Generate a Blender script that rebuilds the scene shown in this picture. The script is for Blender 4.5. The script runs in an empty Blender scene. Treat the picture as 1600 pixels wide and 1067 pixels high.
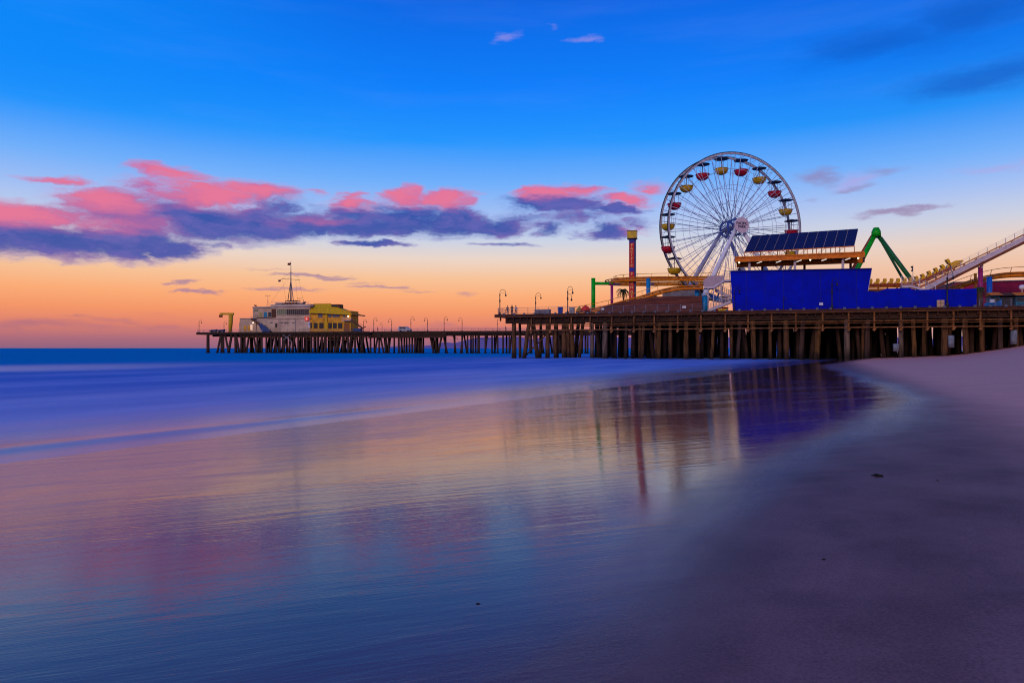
import bpy, bmesh, math, random
from mathutils import Vector, Matrix
random.seed(7)
sc = bpy.context.scene
col = sc.collection
R = math.radians
F = 1600 * 24 / 36.0      # focal length in photo pixels
CZ = 1.75                 # eye height above the sea
HY = 544.0                # horizon row of the photo

# ------------------------------------------------------------------ helpers
def lin(r, g, b):
    f = lambda c: (c / 255 / 12.92) if c / 255 <= .04045 else ((c / 255 + .055) / 1.055) ** 2.4
    return (f(r), f(g), f(b), 1)

class NT:
    """small node-graph writer"""
    def __init__(s, tree): s.t = tree
    def new(s, kind, **kw):
        n = s.t.nodes.new(kind)
        for k, v in kw.items(): setattr(n, k, v)
        return n
    def put(s, sock, v):
        if isinstance(v, bpy.types.NodeSocket): s.t.links.new(v, sock)
        elif v is not None: sock.default_value = v
    def m(s, op, a, b=None, c=None, clamp=False):
        n = s.new('ShaderNodeMath', operation=op, use_clamp=clamp)
        s.put(n.inputs[0], a)
        if b is not None: s.put(n.inputs[1], b)
        if c is not None: s.put(n.inputs[2], c)
        return n.outputs[0]
    def vm(s, op, a, b=None):
        n = s.new('ShaderNodeVectorMath', operation=op)
        s.put(n.inputs[0], a)
        if b is not None: s.put(n.inputs[1], b)
        return n.outputs['Value'] if op in ('LENGTH', 'DOT_PRODUCT') else n.outputs[0]
    def mix(s, f, a, b):
        n = s.new('ShaderNodeMix', data_type='RGBA')
        s.put(n.inputs[0], f); s.put(n.inputs[6], a); s.put(n.inputs[7], b)
        return n.outputs[2]
    def ss(s, x, lo, hi):
        n = s.new('ShaderNodeMapRange', interpolation_type='SMOOTHSTEP')
        s.put(n.inputs[0], x); n.inputs[1].default_value = lo; n.inputs[2].default_value = hi
        return n.outputs[0]
    def noise(s, vec, scale, detail=3, rough=.5, out=0, dist=0):
        n = s.new('ShaderNodeTexNoise')
        s.put(n.inputs['Vector'], vec); n.inputs['Scale'].default_value = scale
        n.inputs['Detail'].default_value = detail; n.inputs['Roughness'].default_value = rough
        n.inputs['Distortion'].default_value = dist
        return n.outputs[out]
    def ramp(s, f, stops, mode='LINEAR'):
        n = s.new('ShaderNodeValToRGB'); cr = n.color_ramp; cr.interpolation = mode
        while len(cr.elements) > 1: cr.elements.remove(cr.elements[-1])
        cr.elements[0].position = stops[0][0]; cr.elements[0].color = stops[0][1]
        for p, c in stops[1:]:
            e = cr.elements.new(p); e.color = c
        s.put(n.inputs[0], f)
        return n.outputs[0]
    def xyz(s, x, y, z):
        n = s.new('ShaderNodeCombineXYZ')
        s.put(n.inputs[0], x); s.put(n.inputs[1], y); s.put(n.inputs[2], z)
        return n.outputs[0]
    def sep(s, v):
        n = s.new('ShaderNodeSeparateXYZ'); s.put(n.inputs[0], v); return n.outputs

MATS = {}
def mat(name, rgb, rough=.6, metal=0., var=.3, scale=2., bump=0., stretch=(1, 1, 1), stripes=None, wet=False, emit=None, spec=.22, seams=None):
    if name in MATS: return MATS[name]
    m = bpy.data.materials.new(name); m.use_nodes = True
    g = NT(m.node_tree); b = m.node_tree.nodes['Principled BSDF']
    tc = g.new('ShaderNodeTexCoord').outputs['Object']
    v = g.vm('MULTIPLY', tc, stretch)
    n1 = g.noise(v, scale, 5, .6)
    dark = tuple(c * (1 - var) for c in rgb[:3]) + (1,); light = tuple(min(1, c * (1 + var)) for c in rgb[:3]) + (1,)
    c = g.mix(g.ss(n1, .3, .7), dark, light)
    # grime runs down from edges
    n2 = g.noise(g.vm('MULTIPLY', tc, (3, 3, .35)), 1.3, 4, .6)
    c = g.mix(g.m('MULTIPLY', g.ss(n2, .5, .8), .35), c, tuple(x * .35 for x in rgb[:3]) + (1,))
    h = n1
    if stripes:
        axis, period, depth = stripes
        w = g.m('FRACT', g.m('DIVIDE', g.sep(tc)[axis], period))
        line = g.m('LESS_THAN', w, .12)
        c = g.mix(g.m('MULTIPLY', line, depth), c, tuple(x * .25 for x in rgb[:3]) + (1,))
        h = g.m('SUBTRACT', g.m('MULTIPLY', n1, .2), line)
    if wet:
        geo = g.new('ShaderNodeNewGeometry').outputs['Position']
        z = g.sep(geo)[2]
        k = g.ss(g.m('ADD', z, g.m('MULTIPLY', n1, 1.2)), 2.6, .9)
        c = g.mix(g.m('MULTIPLY', k, .8), c, (.006, .006, .007, 1))
    g.put(b.inputs['Base Color'], c)
    g.put(b.inputs['Roughness'], g.m('ADD', rough - .1, g.m('MULTIPLY', n1, .2), clamp=True))
    b.inputs['Metallic'].default_value = metal
    b.inputs['Specular IOR Level'].default_value = spec
    if bump:
        bn = g.new('ShaderNodeBump'); bn.inputs['Strength'].default_value = bump; bn.inputs['Distance'].default_value = .05
        g.put(bn.inputs['Height'], h); g.put(b.inputs['Normal'], bn.outputs[0])
    if emit:
        b.inputs['Emission Color'].default_value = tuple(emit[:3]) + (1,); b.inputs['Emission Strength'].default_value = emit[3]
    MATS[name] = m
    return m

ORIG = {}
def tag(o, label=None, cat=None, group=None, kind=None):
    for k, v in (('label', label), ('category', cat), ('group', group), ('kind', kind)):
        if v: o[k] = v
    return o
def thing(name, label, cat, loc=(0, 0, 0), rz=0, group=None):
    o = bpy.data.objects.new(name, None); col.objects.link(o)
    o.location = loc; o.rotation_euler.z = rz; o.empty_display_size = .3
    ORIG[o.name] = Vector(loc)
    return tag(o, label, cat, group)

class MB:
    """collects shapes; build() links them as one mesh object (vertices given in world space, or local space of a prototype at the origin)"""
    def __init__(s): s.v = []; s.f = []; s.sm = []
    def add(s, vs, fs, smooth=False):
        o = len(s.v); s.v += [Vector(v) for v in vs]; s.f += [tuple(i + o for i in f) for f in fs]; s.sm += [smooth] * len(fs); return s
    def hexa(s, p):      # 8 corners: bottom ring 0-3, top ring 4-7
        return s.add(p, [(3, 2, 1, 0), (4, 5, 6, 7), (0, 1, 5, 4), (1, 2, 6, 5), (2, 3, 7, 6), (3, 0, 4, 7)])
    def box(s, c, size, rz=0, M=None):
        M = M or (Matrix.Translation(c) @ Matrix.Rotation(rz, 4, 'Z'))
        x, y, z = size[0] / 2, size[1] / 2, size[2] / 2
        return s.hexa([M @ Vector(q) for q in ((-x, -y, -z), (x, -y, -z), (x, y, -z), (-x, y, -z), (-x, -y, z), (x, -y, z), (x, y, z), (-x, y, z))])
    def bar(s, a, b, w, h=None, up=Vector((0, 0, 1))):
        a, b = Vector(a), Vector(b); h = h or w; d = (b - a)
        if d.length < 1e-6: return s
        d.normalize(); sx = d.cross(up)
        if sx.length < 1e-3: sx = d.cross(Vector((0, 1, 0)))
        sx.normalize(); uz = sx.cross(d)
        q = [(-w / 2, -h / 2), (w / 2, -h / 2), (w / 2, h / 2), (-w / 2, h / 2)]
        A = [a + sx * i + uz * j for i, j in q]; B = [b + sx * i + uz * j for i, j in q]
        return s.add(A + B, [(0, 1, 2, 3), (7, 6, 5, 4), (0, 4, 5, 1), (1, 5, 6, 2), (2, 6, 7, 3), (3, 7, 4, 0)])
    def cyl(s, a, b, r0, r1=None, n=10):
        a, b = Vector(a), Vector(b); r1 = r0 if r1 is None else r1
        d = (b - a).normalized(); e = d.orthogonal().normalized(); f = d.cross(e)
        A = [a + (e * math.cos(t) + f * math.sin(t)) * r0 for t in [2 * math.pi * i / n for i in range(n)]]
        B = [b + (e * math.cos(t) + f * math.sin(t)) * r1 for t in [2 * math.pi * i / n for i in range(n)]]
        o = len(s.v)
        s.add(A + B, [(i, (i + 1) % n, n + (i + 1) % n, n + i) for i in range(n)], True)
        s.add([], []); s.f += [tuple(o + i for i in reversed(range(n))), tuple(o + n + i for i in range(n))]; s.sm += [False, False]
        return s
    def tube(s, pts, r, n=8, closed=False):
        pts = [Vector(p) for p in pts]; N = len(pts); rings = []; prev = None
        for i, p in enumerate(pts):
            q0 = pts[(i - 1) % N] if closed or i else p; q1 = pts[(i + 1) % N] if closed or i < N - 1 else p
            d = (q1 - q0).normalized()
            e = prev if prev is not None else d.orthogonal()
            e = (e - d * e.dot(d)).normalized(); prev = e; f = d.cross(e)
            rr = r[i] if isinstance(r, (list, tuple)) else r
            rings.append([p + (e * math.cos(2 * math.pi * k / n) + f * math.sin(2 * math.pi * k / n)) * rr for k in range(n)])
        fs = []
        for i in range(N if closed else N - 1):
            j = (i + 1) % N
            fs += [(i * n + k, i * n + (k + 1) % n, j * n + (k + 1) % n, j * n + k) for k in range(n)]
        o = len(s.v)
        s.add([v for rg in rings for v in rg], fs, True)
        if not closed:
            s.f += [tuple(o + k for k in reversed(range(n))), tuple(o + (N - 1) * n + k for k in range(n))]; s.sm += [False, False]
        return s
    def lathe(s, c, prof, n=16, smooth=True):
        c = Vector(c); vs = []; fs = []
        for r, z in prof: vs += [c + Vector((r * math.cos(2 * math.pi * k / n), r * math.sin(2 * math.pi * k / n), z)) for k in range(n)]
        for i in range(len(prof) - 1): fs += [(i * n + k, i * n + (k + 1) % n, (i + 1) * n + (k + 1) % n, (i + 1) * n + k) for k in range(n)]
        o = len(s.v); s.add(vs, fs, smooth)
        s.f += [tuple(o + k for k in reversed(range(n))), tuple(o + (len(prof) - 1) * n + k for k in range(n))]; s.sm += [False, False]
        return s
    def prism(s, poly, ext):    # polygon of points, extruded by vector ext
        ext = Vector(ext); P = [Vector(p) for p in poly]; n = len(P)
        return s.add(P + [p + ext for p in P], [tuple(range(n)), tuple(reversed(range(n, 2 * n)))] + [(i + n, (i + 1) % n + n, (i + 1) % n, i) for i in range(n)])
    def build(s, name, m, parent=None, kind=None, label=None, bevel=0):
        me = bpy.data.meshes.new(name); root = parent
        off = Vector((0, 0, 0))
        if parent is not None: off = ORIG[parent.name]
        me.from_pydata([v - off for v in s.v], [], s.f)
        bm = bmesh.new(); bm.from_mesh(me); bmesh.ops.recalc_face_normals(bm, faces=bm.faces)
        bm.to_mesh(me); bm.free()
        me.polygons.foreach_set('use_smooth', s.sm)
        me.materials.append(m)
        o = bpy.data.objects.new(name, me); col.objects.link(o)
        if parent is not None: o.parent = parent
        ORIG[o.name] = off
        if bevel:
            bv = o.modifiers.new('bevel', 'BEVEL'); bv.width = bevel; bv.segments = 1; bv.limit_method = 'ANGLE'
        if kind: o['kind'] = kind
        if label: o['label'] = label
        return o
def own(o, loc):  # give a single-mesh thing its own origin at loc
    loc = Vector(loc); o.data.transform(Matrix.Translation(-loc)); o.location = loc; ORIG[o.name] = loc; return o
CH = lambda o: [c for c in bpy.data.objects if c.parent == o]
def copy_tree(o, parent=None):
    kids = CH(o)
    c = o.copy(); col.objects.link(c); c.parent = parent; ORIG[c.name] = ORIG.get(o.name, Vector())
    for k in kids: copy_tree(k, c)
    return c
def spline(pts, n=8):
    pts = [Vector(p) for p in pts]; out = []
    for i in range(len(pts) - 1):
        p0 = pts[max(i - 1, 0)]; p1 = pts[i]; p2 = pts[i + 1]; p3 = pts[min(i + 2, len(pts) - 1)]
        for k in range(n):
            t = k / n
            out.append(.5 * ((2 * p1) + (p2 - p0) * t + (2 * p0 - 5 * p1 + 4 * p2 - p3) * t * t + (3 * p1 - p0 - 3 * p2 + p3) * t ** 3))
    return out + [pts[-1]]
def lettering(text, size, M, m, parent, name='lettering', spacing=1., offset=0., line=.95):
    cu = bpy.data.curves.new('lettering', 'FONT'); cu.body = text; cu.size = size; cu.align_x = 'CENTER'; cu.align_y = 'CENTER'
    cu.extrude = .012; cu.offset = offset; cu.space_character = spacing; cu.space_line = line; cu.resolution_u = 3
    t = bpy.data.objects.new('lettering_source', cu); col.objects.link(t)
    bpy.context.view_layer.update()
    me = bpy.data.meshes.new_from_object(t.evaluated_get(bpy.context.evaluated_depsgraph_get()))
    bpy.data.objects.remove(t); bpy.data.curves.remove(cu)
    me.transform(Matrix.Translation(-ORIG[parent.name]) @ M); me.materials.clear(); me.materials.append(m)
    o = bpy.data.objects.new(name, me); col.objects.link(o); o.parent = parent; ORIG[o.name] = ORIG[parent.name]
    return o

class Frame:
    """a pier's own axes: s along its front edge, t back from it"""
    def __init__(s, a, b):
        s.a = Vector(a); s.u = (Vector(b) - s.a).normalized(); s.n = Vector((-s.u.y, s.u.x))
        s.rz = math.atan2(s.u.y, s.u.x)
    def st(s, S, T, z=0): p = s.a + s.u * S + s.n * T; return Vector((p.x, p.y, z))
    def S(s, px, t):
        k = (px - 800) / F; q = s.a + s.n * t
        return (k * q.y - q.x) / (s.u.x - k * s.u.y)
    def p(s, px, py, t):
        v = s.st(s.S(px, t), t); v.z = CZ + (HY - py) / F * v.y; return v
    def g(s, px, t, z):
        v = s.st(s.S(px, t), t); v.z = z; return v
    def box(s, mb, x0, x1, y0, y1, t0, t1):   # front face spans photo columns x0..x1 and rows y0 (top)..y1 at depth t0; goes back to t1
        a, b = s.p(x0, y1, t0), s.p(x1, y1, t0); c, d = s.p(x1, y0, t0), s.p(x0, y0, t0)
        zb = (a.z + b.z) / 2; zt = (c.z + d.z) / 2
        e = Vector((s.n.x, s.n.y, 0)) * (t1 - t0)
        B = [Vector((q.x, q.y, zb)) for q in (a, b)]; T_ = [Vector((q.x, q.y, zt)) for q in (a, b)]
        return mb.hexa([B[0], B[1], B[1] + e, B[0] + e, T_[0], T_[1], T_[1] + e, T_[0] + e])
    def zbox(s, mb, s0, s1, t0, t1, z0, z1):
        q = [(s0, t0), (s1, t0), (s1, t1), (s0, t1)]
        return mb.hexa([s.st(a, b, z0) for a, b in q] + [s.st(a, b, z1) for a, b in q])
    def vec(s, S, T, z=0): v = s.u * S + s.n * T; return Vector((v.x, v.y, z))

def gx(px, Y): return (px - 800) / F * Y
NP = Frame((gx(778, 118), 118), (gx(1600, 93.3), 93.3))     # amusement pier
FP = Frame((gx(308, 250), 250), (gx(900, 221), 221))        # long fishing pier
DZ = 7.45
FDZ = 7.45

# ------------------------------------------------------------------ materials
M_pile = mat('pier timber', (.11, .05, .018, 1), .85, var=.6, scale=1.2, bump=.5, stretch=(3, 3, .4), wet=True)
M_pile_pale = mat('weathered pile', (.15, .1, .07, 1), .85, var=.5, scale=1.1, bump=.5, stretch=(3, 3, .35), wet=True)
M_pile_o = mat('orange brown pile', (.125, .056, .015, 1), .85, var=.6, scale=1.2, bump=.5, stretch=(3, 3, .4), wet=True)
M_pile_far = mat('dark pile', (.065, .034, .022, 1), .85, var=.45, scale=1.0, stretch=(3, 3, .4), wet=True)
M_beam = mat('dark girder timber', (.045, .022, .012, 1), .85, var=.5, scale=.8, bump=.4, stretch=(.6, .6, 3))
M_fascia = mat('fascia board', (.075, .026, .015, 1), .8, var=.45, scale=.9, bump=.3, stretch=(.6, .6, 3))
M_deck = mat('deck plank', (.12, .085, .065, 1), .85, var=.35, scale=1.5)
M_rust = mat('rusty pipe', (.24, .095, .028, 1), .7, var=.5, scale=1.5)
M_steel = mat('galvanised steel', (.3, .32, .36, 1), .45, .6, var=.25)
M_bracket = mat('bracket steel', (.1, .11, .15, 1), .6, .2, var=.3)
M_rail = mat('grey rail paint', (.2, .2, .24, 1), .5, var=.25)
M_dark = mat('dark iron', (.035, .03, .03, 1), .5, var=.3)
M_lampglass = mat('lantern glass', (.2, .13, .1, 1), .3, var=.2)
M_white = mat('white steel paint', (.75, .72, .74, 1), .4, var=.12)
M_wheelwhite = mat('wheel white paint', (.82, .8, .84, 1), .4, var=.15)
M_spoke = mat('spoke steel', (.5, .55, .72, 1), .4, .1, var=.2)
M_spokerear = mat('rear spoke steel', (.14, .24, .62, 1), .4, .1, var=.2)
M_spokeblue = mat('blue wheel steel', (.06, .12, .42, 1), .4, .1, var=.25)
M_red = mat('red gondola paint', (.5, .01, .03, 1), .35, var=.25)
M_yel = mat('yellow gondola paint', (.62, .38, .01, 1), .35, var=.25)
M_canopy = mat('dark gondola canopy', (.02, .035, .05, 1), .5, var=.3)
M_trk = mat('orange track paint', (.8, .22, .004, 1), .4, var=.25)
M_trk2 = mat('yellow rail paint', (.75, .32, .015, 1), .4, var=.25)
M_green = mat('green column paint', (.005, .42, .012, 1), .4, var=.2)
M_dgreen = mat('dark green leg', (.01, .14, .03, 1), .45, var=.3)
M_purple = mat('purple column paint', (.35, .02, .16, 1), .4, var=.2)
M_blue = mat('blue column paint', (.01, .22, .48, 1), .4, var=.2)
M_bluewall = mat('deep blue cladding', (.0, .008, .44, 1), .6, var=.16, scale=.5, stripes=(2, .45, .22), bump=.12, spec=.06)
M_brown = mat('brown board fence', (.16, .045, .03, 1), .8, var=.35, scale=.8, stripes=(2, .3, .5), bump=.3, stretch=(.4, .4, 4))
M_solar = mat('solar cell', (.012, .018, .1, 1), .25, var=.2, stripes=(0, .3, .3), spec=.5)
M_lilac = mat('pale stair steel', (.62, .5, .52, 1), .5, var=.15)
M_orange = mat('orange canopy steel', (.75, .18, .004, 1), .45, var=.25)
M_under = mat('canopy underside', (.12, .045, .02, 1), .7, var=.3)
M_mag = mat('magenta cladding', (.42, .012, .075, 1), .55, var=.2, scale=.4, stripes=(2, .8, .25))
M_grey = mat('grey wall', (.22, .2, .23, 1), .7, var=.2)
M_teal = mat('teal panel', (.01, .16, .26, 1), .5, var=.3)
M_awn = mat('orange awning', (.75, .2, .015, 1), .6, var=.2)
M_cream = mat('beige stucco', (.6, .39, .24, 1), .85, var=.14, scale=.5, stripes=(2, .6, .1))
M_cream2 = mat('pale stucco', (.66, .46, .31, 1), .85, var=.2, scale=.4, stripes=(2, .9, .15))
M_roofy = mat('yellow roof tiles', (.88, .46, .004, 1), .7, var=.25, scale=1.5, stripes=(0, .5, .3))
M_tan = mat('ochre wall', (.78, .35, .03, 1), .8, var=.25, scale=.7)
M_yellowp = mat('yellow trim paint', (.72, .42, .01, 1), .5, var=.2)
M_glass = mat('dark window glass', (.02, .028, .03, 1), .12, var=.3, spec=.6)
M_glassg = mat('greenish window glass', (.22, .24, .12, 1), .2, var=.3)
M_cyan = mat('cyan screen', (.01, .25, .4, 1), .3, var=.2)
M_signred = mat('red sign face', (.75, .06, .03, 1), .5, var=.1, emit=(.9, .06, .03, .35))
M_tarp = mat('blue tarpaulin', (.04, .07, .2, 1), .7, var=.4)
M_lit = mat('lit lamp', (1, .85, .5, 1), .4, var=.05, emit=(1, .8, .45, 5))
M_crane = mat('yellow crane paint', (.72, .4, .015, 1), .45, var=.3)
M_flag = mat('dark red flag', (.16, .015, .02, 1), .8, var=.3)
M_skin = mat('skin', (.4, .24, .17, 1), .6, var=.1)
M_hair = mat('dark hair', (.02, .015, .012, 1), .6, var=.2)
M_jeans = mat('dark trousers', (.03, .03, .045, 1), .85, var=.2)
M_shirtw = mat('pale top', (.55, .5, .48, 1), .85, var=.1)
M_shirtd = mat('dark jacket', (.035, .03, .035, 1), .85, var=.2)
M_shirtr = mat('brown coat', (.2, .08, .05, 1), .85, var=.2)
M_leaf = mat('palm frond', (.05, .085, .03, 1), .6, var=.4, scale=3)
M_trunk = mat('palm trunk', (.1, .06, .04, 1), .9, var=.4, stretch=(1, 1, 5), bump=.4)
M_navy = mat('navy lettering', (.02, .02, .09, 1), .5, var=.1)
M_pink = mat('sign disc', (.75, .6, .66, 1), .4, var=.06)
M_ywlet = mat('gold lettering', (.95, .6, .2, 1), .4, var=.05)
M_tred = mat('tower red panel', (.62, .008, .01, 1), .45, var=.2)
M_tblue = mat('tower blue panel', (.02, .02, .3, 1), .45, var=.2)
M_tgrey = mat('tower lattice', (.06, .09, .22, 1), .5, .1, var=.2)
M_seat = mat('yellow car shell', (.82, .42, .008, 1), .4, var=.25)
M_carred = mat('red car floor', (.35, .05, .01, 1), .5, var=.3)
M_kelp = mat('kelp', (.02, .013, .008, 1), .6, var=.4)
M_tyre = mat('tyre rubber', (.015, .015, .016, 1), .8, var=.2)

# ------------------------------------------------------------------ world: dusk sky
w = bpy.data.worlds.new("World"); sc.world = w; w.use_nodes = True
g = NT(w.node_tree); w.node_tree.nodes.clear()
D = g.new('ShaderNodeTexCoord').outputs['Generated']
dx, dy, dz = g.sep(D)
hor = g.m('SQRT', g.m('ADD', g.m('MULTIPLY', dx, dx), g.m('MULTIPLY', dy, dy)))
hor = g.m('MAXIMUM', hor, .0005)
V = g.m('MULTIPLY', g.m('DIVIDE', dz, hor), F / 100)            # elevation, hundreds of photo pixels
az = g.m('ARCTAN2', dx, dy)
U = g.m('MULTIPLY', az, F / 100)
Vs = g.m('MAXIMUM', V, 0.)
fac = g.m('DIVIDE', Vs, g.m('ADD', Vs, 4.))                     # 0..1 over the whole dome
def sp(v): return v / (v + 400.)
front_st = [(0, (142, 98, 128)), (14, (172, 106, 122)), (34, (222, 128, 108)), (55, (243, 148, 102)), (80, (250, 170, 116)), (108, (246, 192, 148)), (138, (234, 211, 196)),
            (168, (200, 209, 228)), (205, (166, 192, 241)), (255, (112, 174, 249)), (320, (30, 148, 252)), (400, (0, 126, 250)), (530, (0, 102, 228)), (700, (0, 62, 150)), (1000, (8, 42, 96)), (1600, (14, 34, 78)), (6000, (16, 30, 66))]
back_st = [(0, (138, 104, 128)), (80, (176, 128, 140)), (200, (140, 124, 160)), (400, (80, 96, 160)), (1200, (30, 52, 110)), (6000, (6, 30, 80))]
front = g.ramp(fac, [(sp(v), lin(*c)) for v, c in front_st])
back = g.ramp(fac, [(sp(v), lin(*c)) for v, c in back_st])
base = g.mix(g.ss(dy, .45, -.35), front, back)
base = g.mix(g.m('MULTIPLY', g.m('MULTIPLY', g.ss(az, -.1, -.7), g.ss(V, 2.6, 4.)), .7), base, lin(0, 138, 248))
base = g.mix(g.m('MULTIPLY', g.m('MULTIPLY', g.ss(az, .2, .75), g.ss(V, 2.2, 4.2)), .3), base, lin(0, 84, 190))
base = g.mix(g.m('MULTIPLY', g.m('MULTIPLY', g.ss(az, .05, .6), g.ss(V, 2.4, .6)), .45), base, lin(222, 192, 186))
P0 = g.xyz(U, V, 0.)
warp = g.noise(g.vm('MULTIPLY', P0, (.55, 1.5, 1)), 1.1, 5, .55, out=1)
warp = g.vm('MULTIPLY', g.vm('SUBTRACT', warp, (.5, .5, .5)), (1.3, .42, 0))
warp2 = g.noise(g.vm('MULTIPLY', P0, (.8, 2.2, 1)), 3.6, 5, .65, out=1)
warp2 = g.vm('MULTIPLY', g.vm('SUBTRACT', warp2, (.5, .5, .5)), (.6, .17, 0))
P1 = g.vm('ADD', g.vm('ADD', P0, warp), warp2)
fine = g.m('ADD', g.m('MULTIPLY', g.noise(g.vm('MULTIPLY', P0, (.5, 2.6, 1)), 2.2, 6, .62), .6), g.m('MULTIPLY', g.noise(g.vm('MULTIPLY', P1, (.7, 1.8, 1)), 1.0, 5, .6), .4))
def UV(px, py):
    a = math.atan((px - 800) / F)
    return (a * F / 100, (HY - py) / 100 * math.cos(a))
def blob(px, py, rx, ry, amp=1., tilt=0):
    u0, v0 = UV(px, py)
    d = g.vm('MULTIPLY', g.vm('SUBTRACT', P1, (u0, v0, 0)), (100 / rx, 100 / ry, 0))
    L = g.vm('LENGTH', d)
    n = g.new('ShaderNodeMapRange', interpolation_type='SMOOTHSTEP')
    g.put(n.inputs[0], L); n.inputs[1].default_value = 1.45; n.inputs[2].default_value = .0; n.inputs[3].default_value = 0; n.inputs[4].default_value = amp * 1.12
    return n.outputs[0]
def layer(base, blobs, color, lo, hi, k, maxf=1.):
    acc = None
    for b in blobs:
        x = blob(*b); acc = x if acc is None else g.m('MAXIMUM', acc, x)
    dens = g.m('ADD', acc, g.m('MULTIPLY', g.m('SUBTRACT', fine, .5), g.m('MULTIPLY', k, g.ss(acc, 0., .3))))
    return g.mix(g.m('MULTIPLY', g.ss(dens, lo, hi), maxf), base, color), dens
violet = [(-40, 365, 140, 34), (90, 372, 130, 30), (195, 378, 95, 30), (255, 384, 80, 20), (320, 345, 100, 34), (400, 348, 100, 32), (480, 348, 90, 26), (560, 352, 90, 24), (640, 340, 80, 32),
          (705, 345, 80, 30), (770, 352, 70, 20), (230, 310, 70, 30, .6), (590, 380, 70, 6), (865, 322, 90, 16), (960, 326, 70, 10), (945, 358, 55, 17), (862, 356, 34, 14, .8), (790, 383, 70, 5, .7),
          (-160, 360, 160, 34), (330, 378, 60, 6, .6), (270, 330, 90, 34, .8), (440, 320, 90, 26, .7), (560, 335, 60, 22, .8), (600, 355, 90, 18), (820, 345, 60, 18, .6), (180, 340, 120, 30, .8), (1000, 345, 60, 14, .5), (900, 340, 90, 16, .6)]
pink = [(60, 338, 120, 30, .95), (-60, 335, 110, 30), (170, 322, 80, 34), (240, 290, 70, 26, .75), (245, 263, 62, 15, .8), (95, 282, 44, 10, .75), (300, 312, 75, 30), (400, 300, 80, 22), (345, 310, 60, 22), (500, 298, 34, 8, .55),
        (563, 318, 40, 18), (520, 345, 60, 10, .55), (640, 306, 50, 24), (700, 312, 62, 19), (615, 300, 30, 10, .8), (850, 306, 66, 17), (905, 300, 58, 15), (965, 313, 62, 13), (1020, 292, 44, 20, .5), (1012, 318, 40, 9, .6), (200, 350, 90, 16, .5), (420, 345, 60, 10, .4), (1000, 360, 40, 10, .35), (250, 305, 60, 26, .9), (180, 300, 40, 14, .7), (480, 340, 50, 8, .55), (280, 275, 60, 18, .6), (120, 350, 110, 16, .8), (730, 320, 40, 14, .7), (560, 305, 30, 10, .6)]
faint = [(1330, 279, 46, 11), (1545, 266, 42, 9, .8), (790, 58, 34, 13, .8), (922, 60, 22, 9, .7), (878, 42, 14, 5, .5), (1600, 255, 30, 12, .8)]
grey = [(1400, 328, 70, 7), (1462, 322, 40, 5), (1265, 275, 50, 16, .8), (1400, 266, 45, 12, .6), (1330, 290, 50, 8, .7), (1250, 310, 30, 8, .6), (300, 444, 22, 5), (312, 458, 40, 4), (490, 432, 60, 5), (520, 437, 40, 4), (470, 455, 60, 4, .8),
        (590, 452, 60, 4), (640, 458, 50, 4, .8), (730, 460, 30, 4, .7), (440, 420, 60, 4, .5), (425, 457, 40, 5, .8), (560, 446, 40, 4, .6)]
low = [(60, 508, 140, 12), (180, 500, 60, 7, .9), (130, 496, 40, 6, .9), (235, 505, 60, 8, .8), (320, 512, 120, 8, .7), (740, 512, 160, 9, .8), (620, 510, 80, 7, .6), (1390, 448, 60, 12, .4), (-150, 506, 160, 12), (250, 488, 40, 4, .5)]
deep = [(1525, 22, 90, 40), (1370, 66, 110, 34, .9), (1540, 122, 130, 24), (1330, 80, 100, 30, .6), (1450, 60, 120, 40, .6), (900, -40, 200, 60, .5)]
streak = g.noise(g.vm('MULTIPLY', P0, (.3, 2.2, 1)), .55, 5, .6)
base = g.mix(g.m('MULTIPLY', g.ss(streak, .45, .75), g.m('MULTIPLY', g.ss(V, 1.2, 2.6), .03)), base, lin(190, 200, 245))
base, _ = layer(base, deep, lin(0, 78, 184), .1, 1.3, .6, .62)
base, _ = layer(base, low, lin(150, 100, 134), .3, 1.9, 2.2, .75)
base, _ = layer(base, grey, lin(146, 114, 158), .3, 1.15, 1.1, .72)
def field(blobs):
    acc = hard = None
    for b_ in blobs:
        x = blob(*b_)
        hard = x if hard is None else g.m('MAXIMUM', hard, x)
        acc = x if acc is None else g.m('SMOOTH_MAX', acc, x, .22)
    return g.m('MULTIPLY', acc, g.ss(hard, 0., .3))
pink = [(b_[0], b_[1] - 2, b_[2] * .95, b_[3] * .85) + tuple(b_[4:]) for b_ in pink]
aP, aV = field(pink), field(violet)
wisp = g.noise(g.vm('MULTIPLY', P1, (.9, 3.4, 1)), 2.6, 6, .66)
puff = g.noise(g.vm('MULTIPLY', P1, (.8, 1.7, 1)), 1.5, 5, .6)
both = g.m('SMOOTH_MAX', g.m('MULTIPLY', aP, .84), g.m('MULTIPLY', aV, .9), .12)
both = g.m('MULTIPLY', both, g.ss(g.m('ADD', aP, aV), 0., .25))
nz = g.m('ADD', g.m('MULTIPLY', g.m('SUBTRACT', puff, .5), 1.5), g.m('MULTIPLY', g.m('SUBTRACT', wisp, .5), .7))
dens = g.ss(g.m('ADD', both, g.m('MULTIPLY', nz, g.ss(both, 0., .5))), .04, .8)
ratio = g.m('ADD', g.m('SUBTRACT', g.m('MULTIPLY', aP, .85), g.m('MULTIPLY', aV, .72)), g.m('MULTIPLY', nz, .4))
pk = g.mix(g.ss(g.m('ADD', puff, g.m('MULTIPLY', g.m('SUBTRACT', aP, .5), .3)), .32, .68), lin(178, 82, 160), lin(230, 112, 146))
vio = g.mix(g.ss(g.m('ADD', puff, g.m('MULTIPLY', g.m('SUBTRACT', wisp, .5), .6)), .32, .7), lin(34, 70, 162), lin(92, 88, 174))
mauve = lin(150, 88, 160)
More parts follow.
